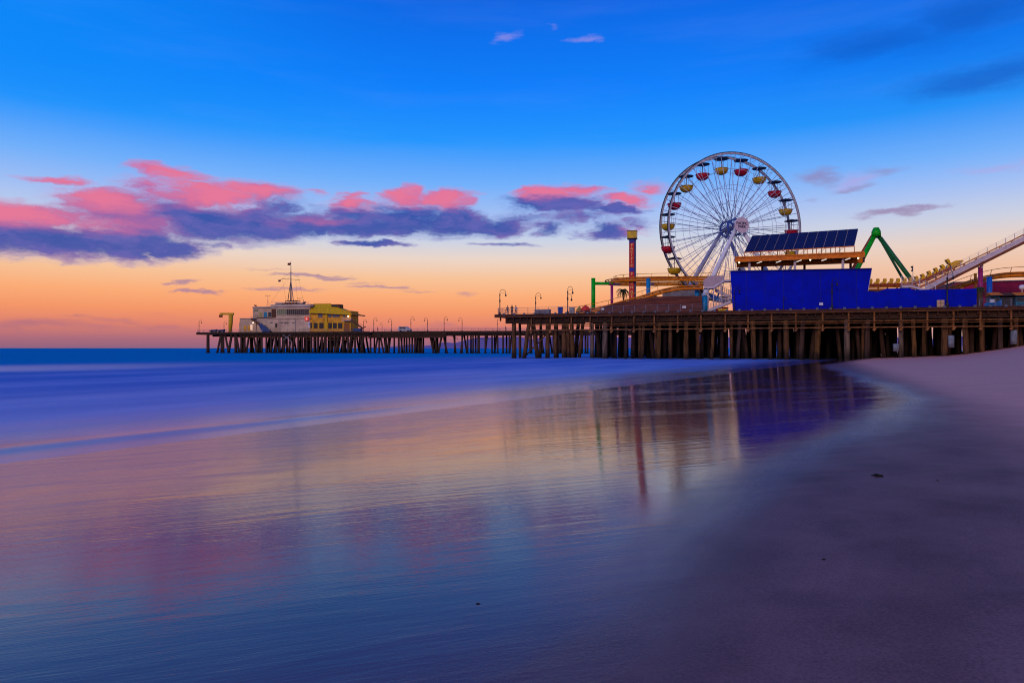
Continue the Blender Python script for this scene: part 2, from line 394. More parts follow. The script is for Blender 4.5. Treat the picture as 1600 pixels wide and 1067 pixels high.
ccol = g.mix(g.ss(ratio, -.65, .15), vio, mauve); ccol = g.mix(g.ss(ratio, -.25, .65), ccol, pk)
edgec = g.mix(g.ss(ratio, -.3, .3), lin(112, 132, 206), lin(212, 132, 178))
ccol = g.mix(g.ss(dens, .05, .9), edgec, ccol)
base = g.mix(g.m('MULTIPLY', dens, .96), base, ccol)
base, _ = layer(base, faint, lin(180, 160, 218), .2, 1.3, .9, .6)
bgA = g.new('ShaderNodeBackground'); g.put(bgA.inputs[0], base); bgA.inputs[1].default_value = 1.
SUN_AZ, SUN_EL = R(206), R(23)          # behind the photographer, a little to the left (azimuth from +Y towards +X)
sky = g.new('ShaderNodeTexSky'); sky.sky_type = 'NISHITA'; sky.sun_disc = False
sky.sun_elevation = SUN_EL; sky.sun_rotation = SUN_AZ; sky.air_density = 1.2; sky.dust_density = 1.5; sky.ozone_density = 2.
bgB = g.new('ShaderNodeBackground'); g.put(bgB.inputs[0], sky.outputs[0]); bgB.inputs[1].default_value = .003
ad = g.new('ShaderNodeAddShader'); g.put(ad.inputs[0], bgA.outputs[0]); g.put(ad.inputs[1], bgB.outputs[0])
wo = g.new('ShaderNodeOutputWorld'); g.put(wo.inputs[0], ad.outputs[0])

sun = bpy.data.lights.new('sun', 'SUN'); sun.energy = 1.0; sun.angle = R(14); sun.color = (1, .72, .6)
so = bpy.data.objects.new('sun', sun); col.objects.link(so)
sd = Vector((math.sin(SUN_AZ) * math.cos(SUN_EL), math.cos(SUN_AZ) * math.cos(SUN_EL), math.sin(SUN_EL)))
so.rotation_euler = sd.to_track_quat('Z', 'Y').to_euler(); so.location = sd * 50 + Vector((0, 0, 30))

cam = bpy.data.cameras.new('camera'); co = bpy.data.objects.new('camera', cam); col.objects.link(co)
cam.lens = 24; cam.sensor_width = 36; co.location = (0, 0, CZ); co.rotation_euler = (R(90), 0, 0)
cam.shift_y = (HY - 533.5) / 1600; cam.clip_end = 90000; cam.clip_start = .1
sc.camera = co
sc.view_settings.view_transform = 'Standard'; sc.view_settings.look = 'None'; sc.view_settings.exposure = 0
sc.render.engine = 'CYCLES'; sc.cycles.use_denoising = True; sc.cycles.filter_width = 1.1; sc.cycles.max_bounces = 6

# ------------------------------------------------------------------ beach and sea
ED = Vector((.853, -.522)); EA = Vector((.522, .853)); D0 = 12.
def sst(x): x = min(1, max(0, x)); return x * x * (3 - 2 * x)
def sand_z(d): return .045 * d + 1.5 * sst((d - 13) / 16.) if d < 29 else .045 * 29 + 1.5 + .004 * (d - 29)
def pt_ad(a, d): p = EA * a + ED * (d - D0); return p.x, p.y
def axis(lo, hi, fine_lo, fine_hi, step, grow=1.25):
    xs = []; x = fine_lo
    while x <= fine_hi: xs.append(x); x += step
    s = step; x = fine_lo
    while x > lo: s *= grow; x -= s; xs.append(max(x, lo))
    s = step; x = xs[0] if False else fine_hi
    while x < hi: s *= grow; x += s; xs.append(min(x, hi))
    return sorted(set(xs))
def sheet(name, A, Dd, zf, m):
    vs = []; fs = []; n = len(Dd)
    for a in A:
        for d in Dd:
            x, y = pt_ad(a, d); vs.append((x, y, zf(a, d)))
    for i in range(len(A) - 1):
        for j in range(n - 1): fs.append((i * n + j, i * n + j + 1, (i + 1) * n + j + 1, (i + 1) * n + j))
    me = bpy.data.meshes.new(name); me.from_pydata(vs, [], fs); me.polygons.foreach_set('use_smooth', [True] * len(fs))
    me.materials.append(m)
    bm = bmesh.new(); bm.from_mesh(me); bmesh.ops.recalc_face_normals(bm, faces=bm.faces)
    if sum(f.normal.z for f in bm.faces) < 0: bmesh.ops.reverse_faces(bm, faces=bm.faces)
    bm.to_mesh(me); bm.free()
    o = bpy.data.objects.new(name, me); col.objects.link(o); o['kind'] = 'structure'
    return o
def shore(g):
    pos = g.new('ShaderNodeNewGeometry').outputs['Position']
    d = g.m('ADD', g.vm('DOT_PRODUCT', pos, (ED.x, ED.y, 0)), D0)
    a = g.vm('DOT_PRODUCT', pos, (EA.x, EA.y, 0))
    return pos, a, d

ms = bpy.data.materials.new('beach sand'); ms.use_nodes = True
g = NT(ms.node_tree); b = ms.node_tree.nodes['Principled BSDF']
pos, a, d = shore(g)
q = g.xyz(a, d, 0.)
big = g.noise(g.vm('MULTIPLY', q, (.12, .5, 1)), 1., 4, .55)
mid = g.noise(g.vm('MULTIPLY', q, (.3, 1.6, 1)), 1., 4, .55)
far_ = g.m('MULTIPLY', g.m('MINIMUM', g.m('MAXIMUM', g.m('SUBTRACT', a, 19.), 0.), 50.), .16)
edge = g.m('SUBTRACT', g.m('ADD', d, g.m('MULTIPLY', g.m('SUBTRACT', big, .5), 1.8)), g.m('MULTIPLY', g.m('MINIMUM', g.m('MAXIMUM', g.m('SUBTRACT', a, 7.), 0.), 12.), .085))
edge = g.m('ADD', edge, far_)
dry = g.ss(edge, 9.6, 12.2)                      # 0 mirror-wet, 1 damp
grain = g.noise(pos, 160, 3, .7)
mott = g.noise(pos, 1.3, 5, .6)
wetc = g.mix(mott, (.10, .036, .045, 1), (.16, .065, .075, 1))
film = g.m('MULTIPLY', g.ss(g.m('ADD', g.m('ADD', d, g.m('MULTIPLY', g.m('MAXIMUM', g.m('SUBTRACT', a, 14.), 0.), .42)), g.m('MULTIPLY', g.m('SUBTRACT', mid, .5), 4.)), 8.4, 1.4), .78)   # thin milky backwash
wetc = g.mix(film, wetc, (.30, .185, .29, 1))
dryc = g.mix(g.ss(g.m('ADD', g.m('MULTIPLY', mott, .5), g.m('MULTIPLY', g.noise(pos, 70, 2, .8), .5)), .34, .66), (.145, .064, .078, 1), (.33, .152, .165, 1))
up = g.ss(g.m('ADD', d, g.m('MULTIPLY', g.m('SUBTRACT', a, 4.), .12)), 12.8, 15.6)
wash = g.noise(g.vm('MULTIPLY', q, (.06, 1.3, 1)), 1., 5, .6)
dryc = g.mix(g.m('MULTIPLY', g.ss(wash, .42, .62), .3), dryc, (.17, .07, .075, 1))
dryc = g.mix(up, dryc, g.mix(mott, (.74, .27, .22, 1), (.92, .40, .33, 1)))
g.put(b.inputs['Base Color'], g.mix(dry, wetc, dryc))
q2 = g.xyz(g.vm('DOT_PRODUCT', pos, (.965, .26, 0)), g.vm('DOT_PRODUCT', pos, (-.26, .965, 0)), 0.)
rip = g.noise(g.vm('MULTIPLY', q2, (.35, 2.2, 1)), 1.6, 4, .55)
rough_wet = g.m('ADD', g.m('ADD', .05, g.m('MULTIPLY', film, .2)), g.m('MULTIPLY', g.ss(rip, .45, .75), .07))
g.put(b.inputs['Roughness'], g.m('ADD', rough_wet, g.m('MULTIPLY', dry, .5)))
b.inputs['IOR'].default_value = 1.36
g.put(b.inputs['Specular IOR Level'], g.m('SUBTRACT', g.m('SUBTRACT', .55, g.m('MULTIPLY', film, .40)), g.m('MULTIPLY', g.ss(dry, 0., .7), .46)))
h1 = g.m('MULTIPLY', g.noise(g.vm('MULTIPLY', q2, (.5, 3.2, 1)), 2.2, 4, .55), g.m('ADD', .0015, g.m('MULTIPLY', g.ss(g.noise(g.vm('MULTIPLY', q2, (.25, .7, 1)), .9, 3, .5), .42, .66), .0034)))
h2 = g.m('MULTIPLY', g.noise(pos, 45, 3, .6), g.m('ADD', .00008, g.m('MULTIPLY', dry, .0035)))
h3 = g.m('ADD', g.m('MULTIPLY', grain, g.m('MULTIPLY', dry, .002)), g.m('MULTIPLY', g.noise(g.vm('MULTIPLY', q2, (1., 9., 1)), 6., 3, .6), .0005))
bn = g.new('ShaderNodeBump'); bn.inputs['Strength'].default_value = 1.; bn.inputs['Distance'].default_value = 1.
h1 = g.m('MULTIPLY', h1, g.m('ADD', 1., g.m('MULTIPLY', g.ss(a, 9., 24.), 2.2)))
g.put(bn.inputs['Height'], g.m('ADD', h1, g.m('ADD', h2, h3))); g.put(b.inputs['Normal'], bn.outputs[0])
sheet('beach_sand', axis(-400, 900, -20, 120, 2., 1.2), axis(-40, 700, -10, 32, .4, 1.3), lambda a, d: sand_z(d), ms)

mw = bpy.data.materials.new('sea water'); mw.use_nodes = True
g = NT(mw.node_tree); b = mw.node_tree.nodes['Principled BSDF']
pos, a, d = shore(g)
q = g.xyz(a, d, 0.)
big = g.noise(g.vm('MULTIPLY', q, (.03, .16, 1)), 1., 5, .55)
mid = g.noise(g.vm('MULTIPLY', q, (.12, .7, 1)), 1., 4, .55)
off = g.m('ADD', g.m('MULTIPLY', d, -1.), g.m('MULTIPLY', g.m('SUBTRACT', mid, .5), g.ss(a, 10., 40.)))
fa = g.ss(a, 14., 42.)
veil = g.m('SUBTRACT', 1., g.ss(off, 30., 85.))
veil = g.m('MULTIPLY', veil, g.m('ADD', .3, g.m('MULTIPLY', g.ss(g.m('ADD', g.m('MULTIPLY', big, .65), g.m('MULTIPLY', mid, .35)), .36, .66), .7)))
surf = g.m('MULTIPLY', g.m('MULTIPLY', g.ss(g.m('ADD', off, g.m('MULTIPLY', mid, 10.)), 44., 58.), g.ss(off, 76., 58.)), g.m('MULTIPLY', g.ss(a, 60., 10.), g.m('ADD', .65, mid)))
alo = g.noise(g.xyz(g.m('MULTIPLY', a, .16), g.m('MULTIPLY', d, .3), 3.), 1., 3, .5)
dk = g.m('MULTIPLY', g.m('MULTIPLY', g.ss(off, .4, 1.8), g.ss(off, 4.2, 2.)), g.m('MULTIPLY', g.ss(alo, .4, .6), .8))  # dark streaks in the colour stand in for shade along the wavelet fronts
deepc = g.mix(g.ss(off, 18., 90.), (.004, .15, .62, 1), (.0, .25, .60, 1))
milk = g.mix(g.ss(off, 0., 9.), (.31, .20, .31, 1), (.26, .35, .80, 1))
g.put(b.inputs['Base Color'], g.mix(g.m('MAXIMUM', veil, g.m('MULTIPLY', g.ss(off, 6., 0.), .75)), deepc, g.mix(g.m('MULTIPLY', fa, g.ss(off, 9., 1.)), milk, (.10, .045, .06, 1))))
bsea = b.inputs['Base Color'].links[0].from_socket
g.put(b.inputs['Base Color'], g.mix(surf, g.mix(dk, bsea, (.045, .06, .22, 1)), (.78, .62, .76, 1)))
g.put(b.inputs['Roughness'], g.m('ADD', .2, g.m('MULTIPLY', g.ss(off, 0., 8.), .2)))
b.inputs['IOR'].default_value = 1.33
g.put(b.inputs['Specular IOR Level'], g.m('SUBTRACT', .3, g.m('MULTIPLY', g.ss(off, 0., 30.), .29)))
h1 = g.m('MULTIPLY', g.noise(g.vm('MULTIPLY', q, (.25, 1.2, 1)), 1., 5, .6), g.m('MULTIPLY', g.ss(off, -.5, 20.), .10))
h2 = g.m('MULTIPLY', g.noise(g.vm('MULTIPLY', q, (.5, 3.2, 1)), 2.2, 3, .5), .003)
bn = g.new('ShaderNodeBump'); bn.inputs['Strength'].default_value = 1.; bn.inputs['Distance'].default_value = 1.
g.put(bn.inputs['Height'], g.m('ADD', h1, h2)); g.put(b.inputs['Normal'], bn.outputs[0])
def wv(a, seed): return .5 + .5 * math.sin(a * .21 + seed) * math.sin(a * .083 + seed * 2.1)
def sea_z(a, d):
    z = 0.
    for k, (dc, hh, wd) in enumerate(((-1.9, .05, .45), (-5.5, .05, .9), (-12, .09, 1.8), (-24, .16, 3.), (-42, .2, 4.))):
        c = dc + .8 * wd * math.sin(a * .13 + k * 1.7) + .5 * wd * math.sin(a * .05 + k)
        t = (d - c) / wd
        z += hh * wv(a, k * 1.3) * math.exp(-t * t)
    return z
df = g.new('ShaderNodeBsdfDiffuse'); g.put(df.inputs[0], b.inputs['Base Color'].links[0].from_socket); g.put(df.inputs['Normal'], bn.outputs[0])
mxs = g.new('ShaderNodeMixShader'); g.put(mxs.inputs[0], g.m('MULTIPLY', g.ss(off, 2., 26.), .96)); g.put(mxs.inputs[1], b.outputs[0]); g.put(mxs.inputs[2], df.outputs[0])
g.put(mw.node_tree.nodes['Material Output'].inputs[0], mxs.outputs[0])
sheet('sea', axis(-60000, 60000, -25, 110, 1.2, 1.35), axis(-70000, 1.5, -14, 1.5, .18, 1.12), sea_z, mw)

# distant coast
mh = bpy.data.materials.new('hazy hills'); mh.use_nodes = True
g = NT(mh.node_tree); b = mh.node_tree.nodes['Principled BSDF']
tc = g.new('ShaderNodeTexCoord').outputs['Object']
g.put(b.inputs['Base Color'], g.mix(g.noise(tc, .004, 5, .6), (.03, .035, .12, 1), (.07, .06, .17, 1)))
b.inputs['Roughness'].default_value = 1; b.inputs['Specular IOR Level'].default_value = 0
b.inputs['Emission Color'].default_value = (.115, .08, .30, 1); b.inputs['Emission Strength'].default_value = .55  # aerial haze put into the material as purple tint and faint glow
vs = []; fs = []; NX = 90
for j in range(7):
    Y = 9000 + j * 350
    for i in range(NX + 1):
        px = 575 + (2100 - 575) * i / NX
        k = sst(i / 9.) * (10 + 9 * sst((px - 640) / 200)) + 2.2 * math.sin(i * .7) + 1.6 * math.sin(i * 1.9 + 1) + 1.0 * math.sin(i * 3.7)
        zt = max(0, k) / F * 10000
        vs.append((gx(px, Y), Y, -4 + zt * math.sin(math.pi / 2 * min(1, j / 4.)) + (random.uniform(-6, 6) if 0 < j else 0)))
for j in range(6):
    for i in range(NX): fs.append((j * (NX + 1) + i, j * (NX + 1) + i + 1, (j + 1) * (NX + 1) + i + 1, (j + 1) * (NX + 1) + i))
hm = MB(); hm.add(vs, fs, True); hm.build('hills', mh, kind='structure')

# ------------------------------------------------------------------ amusement pier
pier = thing('amusement_pier', 'wide timber pier on crowded brown piles carrying the ferris wheel and blue wall', 'pier', NP.st(0, 0, 0))
S1 = 118.
mb = MB(); NP.zbox(mb, -.2, 13.5, .12, 10, DZ - .3, DZ); NP.zbox(mb, 13.5, S1, .12, 52, DZ - .3, DZ)
mb.build('deck', M_deck, pier)
mb = MB(); NP.zbox(mb, -.6, S1, -.12, .117, DZ - .34, DZ + .12); NP.zbox(mb, -.45, -.203, .12, 10, DZ - .34, DZ + .12)
mb.build('fascia', M_fascia, pier)
mb = MB(); NP.zbox(mb, -.6, S1, -.3, -.123, DZ - .44, DZ - .37)
mb.build('edge_strip', M_rust, pier)
mb = MB()
NP.zbox(mb, 1.2, S1, .5, .85, DZ - 1.45, DZ - .302)
for t in (4, 8.5): NP.zbox(mb, 1.2, 13.4 if t > 5 else S1, t, t + .35, DZ - 1.3, DZ - .302)
for t in (13, 18, 24, 31, 38, 46): NP.zbox(mb, 13.6, S1, t, t + .35, DZ - 1.3, DZ - .302)
mb.build('girder', M_beam, pier)
s = 0.3
while s < S1:
    mb = MB(); NP.zbox(mb, s, s + .16, .14, .497, DZ - .95, DZ - .304); mb.build('joist', M_fascia, pier); s += 1.22
for z, r in ((5.72, .085), (5.42, .05), (4.78, .09)):
    mb = MB(); mb.cyl(NP.st(5.5, -.1, z), NP.st(S1, -.1, z), r, n=8); mb.build('pipe', M_rust, pier)
s = 6.
while s < 92:
    mb = MB(); mb.bar(NP.st(s, .12, DZ - .45), NP.st(s, .12, 4.45), .2, .16)
    mb.bar(NP.st(s - .13, -.02, 4.3), NP.st(s + .13, -.02, 4.7), .18, .34)
    mb.build('hanger', M_rust, pier); s += 3.45 + random.uniform(-.25, .25)
s = 1.; k = 0
while s < 92:     # small grey brackets along the deck edge
    mb = MB(); NP.zbox(mb, s, s + .34, -.2, -.122, DZ - .02, DZ + .32); mb.build('rail_bracket', M_bracket, pier); s += 1.83; k += 1
# piles
def pile(mb, s, t, r, lean_s=0., lean_t=0., ztop=DZ - 1.2):
    a = NP.st(s + lean_s, t + lean_t, -1.6); b_ = NP.st(s, t, ztop)
    n = 6; pts = [a.lerp(b_, i / n) for i in range(n + 1)]
    for p in pts[1:-1]: p += Vector((random.uniform(-.03, .03), random.uniform(-.03, .03), 0))
    mb.tube(pts, [r * (1.08 - .16 * i / n) for i in range(n + 1)], 9)
front_n = 0
for px, r, ls in ((803, .42, 0), (827, .36, -1.15), (833, .36, 1.0), (856, .38, -.1), (868, .3, 0), (881, .42, .1), (886, .3, .4)):
    mb = MB(); pile(mb, NP.S(px, 1), 1., r, ls); mb.build('pile', M_pile, pier); front_n += 1
for px in (812, 845, 870):
    mb = MB(); pile(mb, NP.S(px, 6), 6., .26, random.uniform(-.2, .2)); mb.build('pile', M_pile, pier); front_n += 1
s = NP.S(893, 1)
while s < 90:
    mb = MB(); pile(mb, s + random.uniform(-.3, .3), .95, random.uniform(.26, .46), random.choice([0, .1, -.15, .3, -.5])); mb.build('pile', random.choice([M_pile, M_pile_o, M_pile_pale, M_pile_far]), pier); front_n += 1
    if random.random() < .65:
        mb = MB(); pile(mb, s + random.uniform(1.2, 2.4), 2.4, random.uniform(.26, .34), random.choice([-.9, 0, 0, .2, .9])); mb.build('pile', M_pile, pier); front_n += 1
    s += random.choice([1.5, 2.2, 2.9, 3.6, 4.3])
s = NP.S(905, 6)
while s < 94 and front_n < 98:
    mb = MB(); pile(mb, s, 5.5, random.uniform(.28, .36), random.choice([0, 0, -.8, .8])); mb.build('pile', M_pile_far, pier); front_n += 1; s += 2.9 + random.uniform(-.4, .4)  # this row takes the dark tone to suggest shade beneath the deck
mb = MB()
for t in (8, 10.5, 13, 16, 19, 22, 26, 30, 34, 38, 42, 46, 50):
    s = 14.5 + max(0, t - 9) * .0 + random.uniform(0, 1.5)
    while s < 112: pile(mb, s + random.uniform(-.4, .4), t + random.uniform(-.4, .4), random.uniform(.25, .34), random.choice([0, 0, 0, -.5, .5])); s += 2.4
mb.build('pile', mat('inner pile in shade tone', (.022, .013, .009, 1), .9, var=.5, scale=1.2, stretch=(3, 3, .4), wet=True), pier, kind='stuff')  # inner rows: shade under the deck is put into a near-black base colour
# pale repair sleeves on a few piles near the sand
for px, y0, y1 in ((1400, 537, 549), (1486, 524, 543), (1584, 516, 538)):
    mb = MB(); p = NP.p(px, y1, .5); q_ = NP.p(px, y0, .5); mb.cyl(p, q_, .4, .4, 12); mb.build('pile_sleeve', mat('pale sleeve', (.2, .22, .26, 1), .6, var=.3), pier)
# cross braces on the left end
for a_, b_ in (((822, 555), (856, 520)), ((838, 522), (880, 522))):
    mb = MB(); mb.bar(NP.p(*a_, 1.5), NP.p(*b_, 1.5), .12, .22); mb.build('brace', M_pile, pier)
def railing(s0, s1, t, z, hgt, step, parent, fr, rails=3, m=M_rail, name='railing'):
    mb = MB(); n = max(1, int(round((s1 - s0) / step)))
    for i in range(n + 1):
        s = s0 + (s1 - s0) * i / n; mb.bar(fr.st(s, t, z), fr.st(s, t, z + hgt), .07)
    for k in range(rails):
        zz = z + hgt * (k + 1) / rails - .03; mb.cyl(fr.st(s0, t, zz), fr.st(s1, t, zz), .028, n=5)
    return mb.build(name, m, parent)
railing(-.1, NP.S(1100, .3), .3, DZ, 1.25, 1.83, pier, NP, 4)
railing(NP.S(1530, .3), 92, .3, DZ, 1.2, 1.83, pier, NP, 4)
mb = MB(); n = 5
for i in range(n + 1): mb.bar(NP.st(-.1, .6 + i * 1.8, DZ), NP.st(-.1, .6 + i * 1.8, DZ + 1.25), .07)
for k in range(4): mb.cyl(NP.st(-.1, .6, DZ + 1.25 * (k + 1) / 4 - .03), NP.st(-.1, 9.6, DZ + 1.25 * (k + 1) / 4 - .03), .028, n=5)
mb.build('railing', M_rail, pier)

# ------------------------------------------------------------------ lamp posts
def lamp_proto(name='lamp_post', H=4.55):
    r = thing(name, 'lamp post', 'lamp post')
    mb = MB(); mb.lathe((0, 0, 0), [(.2, 0), (.2, .35), (.12, .5), (.085, .7), (.07, H - 1.05)], 10); mb.lathe((0, 0, H * .5), [(.07, 0), (.12, .08), (.12, .45), (.07, .55)], 10)
    mb.lathe((0, 0, H - 1.1), [(.07, 0), (.11, .05), (.11, .22), (.05, .3)], 10)
    mb.build('pole', M_dark, r)
    mb = MB(); rr = .52
    pts = [(0, 0, H - .95)] + [(rr - rr * math.cos(t), 0, H - .62 + rr * 1.15 * math.sin(t)) for t in [math.pi * i / 12 for i in range(13)]] + [(2 * rr, 0, H - .75)]
    mb.tube(pts, .038, 6)
    mb.tube([(.02, 0, H - .75), (.2, 0, H - .68), (.45, 0, H - .55), (.7, 0, H - .62), (1., 0, H - .52)], .02, 5)
    mb.build('arm', M_dark, r)
    mb = MB(); mb.lathe((2 * rr, 0, H - 1.22), [(.05, 0), (.13, .08), (.17, .22), (.11, .3), (.09, .36), (.05, .48)], 10)
    ln = mb.build('lantern', M_dark, r)
    return r
lamp0 = lamp_proto()
lamps = []
def lamp(p, rz, label, scale=1., group=None):
    o = lamp0 if not lamps else copy_tree(lamp0)
    o.location = p; o.rotation_euler.z = rz; o.scale = (scale,) * 3; o['label'] = label
    if group: o['group'] = group
    lamps.append(o); return o
G1 = 'gooseneck lamp posts on the amusement pier'; G2 = 'gooseneck lamp posts along the fishing pier'
lamp(NP.g(781, .8, DZ), .0, 'dark gooseneck lamp post at the outer corner of the near pier beside the standing people', .99, G1)
lamp(NP.g(837, 4, DZ), .0, 'dark gooseneck lamp post behind the long grey bench on the near pier', .88, G1)
lamp(NP.g(887, 1, DZ), .6, 'tall dark lamp post with two lanterns between blue bin and red umbrella', 1.04, G1)
d2 = lamps[-1]
mb = MB(); H = 2.9
mb.tube([(0, 0, H - .3)] + [(.4 - .4 * math.cos(t), 0, H + .42 * math.sin(t)) for t in [math.pi * i / 10 for i in range(11)]] + [(.8, 0, H - .3)], .035, 6)
o = mb.build('arm', M_dark); o.parent = d2
mb = MB(); mb.lathe((.8, 0, H - .72), [(.05, 0), (.13, .08), (.17, .22), (.11, .3), (.05, .44)], 10); o = mb.build('lantern', M_dark); o.parent = d2
# lamps in front of the blue wall are mounted on the deck edge
lamp(NP.g(1147, -.0, DZ + .1), .1, 'lamp post with dark round lantern before the left end of the blue wall', .8, G1)
lamp(NP.g(1300, -.0, DZ + .1), -1.3, 'thin lamp post standing before the right half of the tall blue wall', 1.0, G1)
lamp(NP.g(1224, -.0, DZ + .1), -1.2, 'short lamp post standing low before the middle of the blue wall', .43, G1)
lamp(NP.g(1480, .1, DZ + .1), -1.5, 'tall lamp post before the low blue wall under the lift hill', 1.12, G1)

for px, top, lab in ((311, 500, 'lamp post at the seaward end of the fishing pier, left of the yellow crane'),
                     (350, 502, 'lamp post behind the dinghies and beside the yellow crane'),
                     (568, 499, 'lamp post close behind the outside stair of the yellow restaurant'),
                     (584, 496, 'first lamp post on the walkway to the right of the yellow restaurant'),
                     (597, 504, 'shortest lamp post on the walkway, second right of the yellow restaurant'),
                     (612, 498, 'lamp post on the walkway just left of the white van'),
                     (642, 495, 'lamp post on the walkway just right of the white van'),
                     (668, 496, 'second lamp post right of the white van on the walkway'),
                     (694, 495, 'third lamp post right of the white van on the walkway'),
                     (722, 496, 'fourth lamp post right of the white van on the walkway'),
                     (777, 497, 'lamp post on the walkway seen below the near pier corner')):
    t = 3 if px in (350, 584, 642, 694) else (10 if px in (597, 612, 568) else 7)
    b_ = FP.g(px, t, FDZ); hh = (HY - top) / F * b_.y + CZ - FDZ
    lamp(b_, FP.rz + (math.pi if px in (597, 612, 668, 722) else 0) + random.uniform(-.15, .15), lab, hh / 4.55, G2)

# ------------------------------------------------------------------ people
def person(name, label, p, rz, top, h=1.72, arm=0., legs=M_jeans, stride=.0, group=None):
    r = thing(name, label, 'person', p, rz, group); k = h / 1.75
    J = {'pelvis': (0, 0, .95, .135), 'waist': (0, 0, 1.1, .125), 'chest': (0, -.01, 1.33, .155), 'neckb': (0, 0, 1.47, .075), 'neck': (0, -.01, 1.53, .055), 'head': (0, -.025, 1.62, .095), 'crown': (0, -.01, 1.7, .075)}
    E = [('pelvis', 'waist'), ('waist', 'chest'), ('chest', 'neckb'), ('neckb', 'neck'), ('neck', 'head'), ('head', 'crown')]
    for sgn, n in ((-1, 'l'), (1, 'r')):
        st = stride * sgn
        J.update({'hip' + n: (.09 * sgn, 0, .9, .09), 'knee' + n: (.1 * sgn, -st * .5 - .01, .5, .062), 'ank' + n: (.1 * sgn, st * .3 + .0, .08, .042), 'toe' + n: (.115 * sgn, -.17 + st * .3, .03, .035),
                  'sh' + n: (.19 * sgn, 0, 1.42, .06), 'el' + n: (.25 * sgn, .03 - arm * .12, 1.14, .043), 'wr' + n: (.24 * sgn - arm * .06 * sgn, -.05 - arm * .3, .9 + arm * .22, .03), 'ha' + n: (.23 * sgn - arm * .07 * sgn, -.08 - arm * .4, .81 + arm * .32, .034)})
        E += [('pelvis', 'hip' + n), ('hip' + n, 'knee' + n), ('knee' + n, 'ank' + n), ('ank' + n, 'toe' + n), ('chest', 'sh' + n), ('sh' + n, 'el' + n), ('el' + n, 'wr' + n), ('wr' + n, 'ha' + n)]
    names = list(J); me = bpy.data.meshes.new('body')
    me.from_pydata([tuple(c * k for c in J[n][:3]) for n in names], [(names.index(a), names.index(b_)) for a, b_ in E], [])
    o = bpy.data.objects.new('body_source', me); col.objects.link(o)
    sk = o.modifiers.new('skin', 'SKIN'); sk.use_smooth_shade = True
    for i, n in enumerate(names): me.skin_vertices[0].data[i].radius = (J[n][3] * k,) * 2
    me.skin_vertices[0].data[0].use_root = True
    sb = o.modifiers.new('subdivision', 'SUBSURF'); sb.levels = 1; sb.render_levels = 1
    bpy.context.view_layer.update()
    m2 = bpy.data.meshes.new_from_object(o.evaluated_get(bpy.context.evaluated_depsgraph_get())); bpy.data.objects.remove(o)
    m2.materials.clear()
    for mm in (M_skin, top, legs): m2.materials.append(mm)
    for f in m2.polygons:
        z = f.center.z / k; x = abs(f.center.x) / k; y = f.center.y / k
        f.material_index = 0 if z > 1.5 else (0 if (x > .17 and z < .92 + arm * .22) or (arm > .5 and y < -.3) else (1 if z > .93 or x > .2 else 2)); f.use_smooth = True
    m2.name = 'body'
    bo = bpy.data.objects.new('body', m2); col.objects.link(bo); bo.parent = r; ORIG[bo.name] = Vector()
    mb = MB(); mb.lathe((0, .012 * k, 1.6 * k), [(.09 * k, 0), (.108 * k, .05 * k), (.1 * k, .11 * k), (.06 * k, .155 * k), (.01, .17 * k)], 10)
    me2 = mb.build('hair', M_hair); me2.parent = r
    mb = MB()
    mb.lathe((0, -.115 * k, 1.6 * k), [(.018 * k, 0), (.012 * k, .03 * k), (.004, .05 * k)], 6); x = mb.build('nose', M_skin); x.parent = r
    for s_ in (-1, 1):
        mb = MB(); mb.lathe((.036 * s_ * k, -.108 * k, 1.635 * k), [(.004, 0), (.012 * k, .008), (.004, .016)], 6); x = mb.build('eye', M_hair); x.parent = r
    return r
GP = 'people standing at the near pier railing'
person('person', 'person in a brown coat at the rail, leftmost of the three beside the corner lamp', NP.g(793, 1.6, DZ), .3, M_shirtr, 1.7, .3, group=GP)
person('person', 'person in a dark jacket at the rail, middle of the three beside the corner lamp', NP.g(800, 1.0, DZ), -.2, M_shirtd, 1.76, .9, group=GP)
person('person', 'person in a pale top at the rail, rightmost of the three beside the corner lamp', NP.g(806, 1.3, DZ), .5, M_shirtw, 1.68, .6, stride=.1, group=GP)
person('person', 'dark dressed person standing on the fishing pier walkway below the near pier corner', FP.g(790, 5, FDZ), 1.2, M_shirtd, 1.8, .2)
person('person', 'dark dressed person on the fishing pier walkway left of the white van', FP.g(590, 5, FDZ), 2.0, M_shirtd, 1.75, .2, stride=.15)

# ------------------------------------------------------------------ small things on the near pier
B = thing('bench', 'long grey metal bench box at the near pier railing', 'bench', NP.g(848, 1.2, DZ), NP.rz)
w_ = 2.7
mb = MB(); mb.box((0, 0, .5), (w_, .7, .62)); mb.build('seat_box', M_grey, B).parent = B
mb = MB(); mb.box((0, .0, .845), (w_ + .12, .82, .06)); mb.build('seat', M_steel, B)
for o in CH(B):
    o.data.transform(Matrix.Translation(ORIG[B.name]))
for x in (-1.1, 1.1):
    mb = MB(); mb.box((x, 0, .095), (.12, .6, .19)); o = mb.build('leg', M_dark); o.parent = B
B = thing('bin', 'blue recycling bin standing at the near pier railing', 'bin', NP.g(875.5, 1.0, DZ), NP.rz)
mb = MB(); mb.hexa([Vector(q) for q in ((-.33, -.3, .05), (.33, -.3, .05), (.33, .3, .05), (-.33, .3, .05), (-.38, -.36, 1.15), (.38, -.36, 1.15), (.38, .36, 1.15), (-.38, .36, 1.15))]); o = mb.build('body', mat('blue bin plastic', (.01, .07, .42, 1), .5, var=.15)); o.parent = B
mb = MB(); mb.hexa([Vector(q) for q in ((-.41, -.4, 1.153), (.41, -.4, 1.153), (.41, .39, 1.153), (-.41, .39, 1.153), (-.38, -.36, 1.22), (.38, -.36, 1.22), (.38, .3, 1.3), (-.38, .3, 1.3))]); o = mb.build('lid', mat('blue bin lid', (.008, .05, .3, 1), .5, var=.15)); o.parent = B
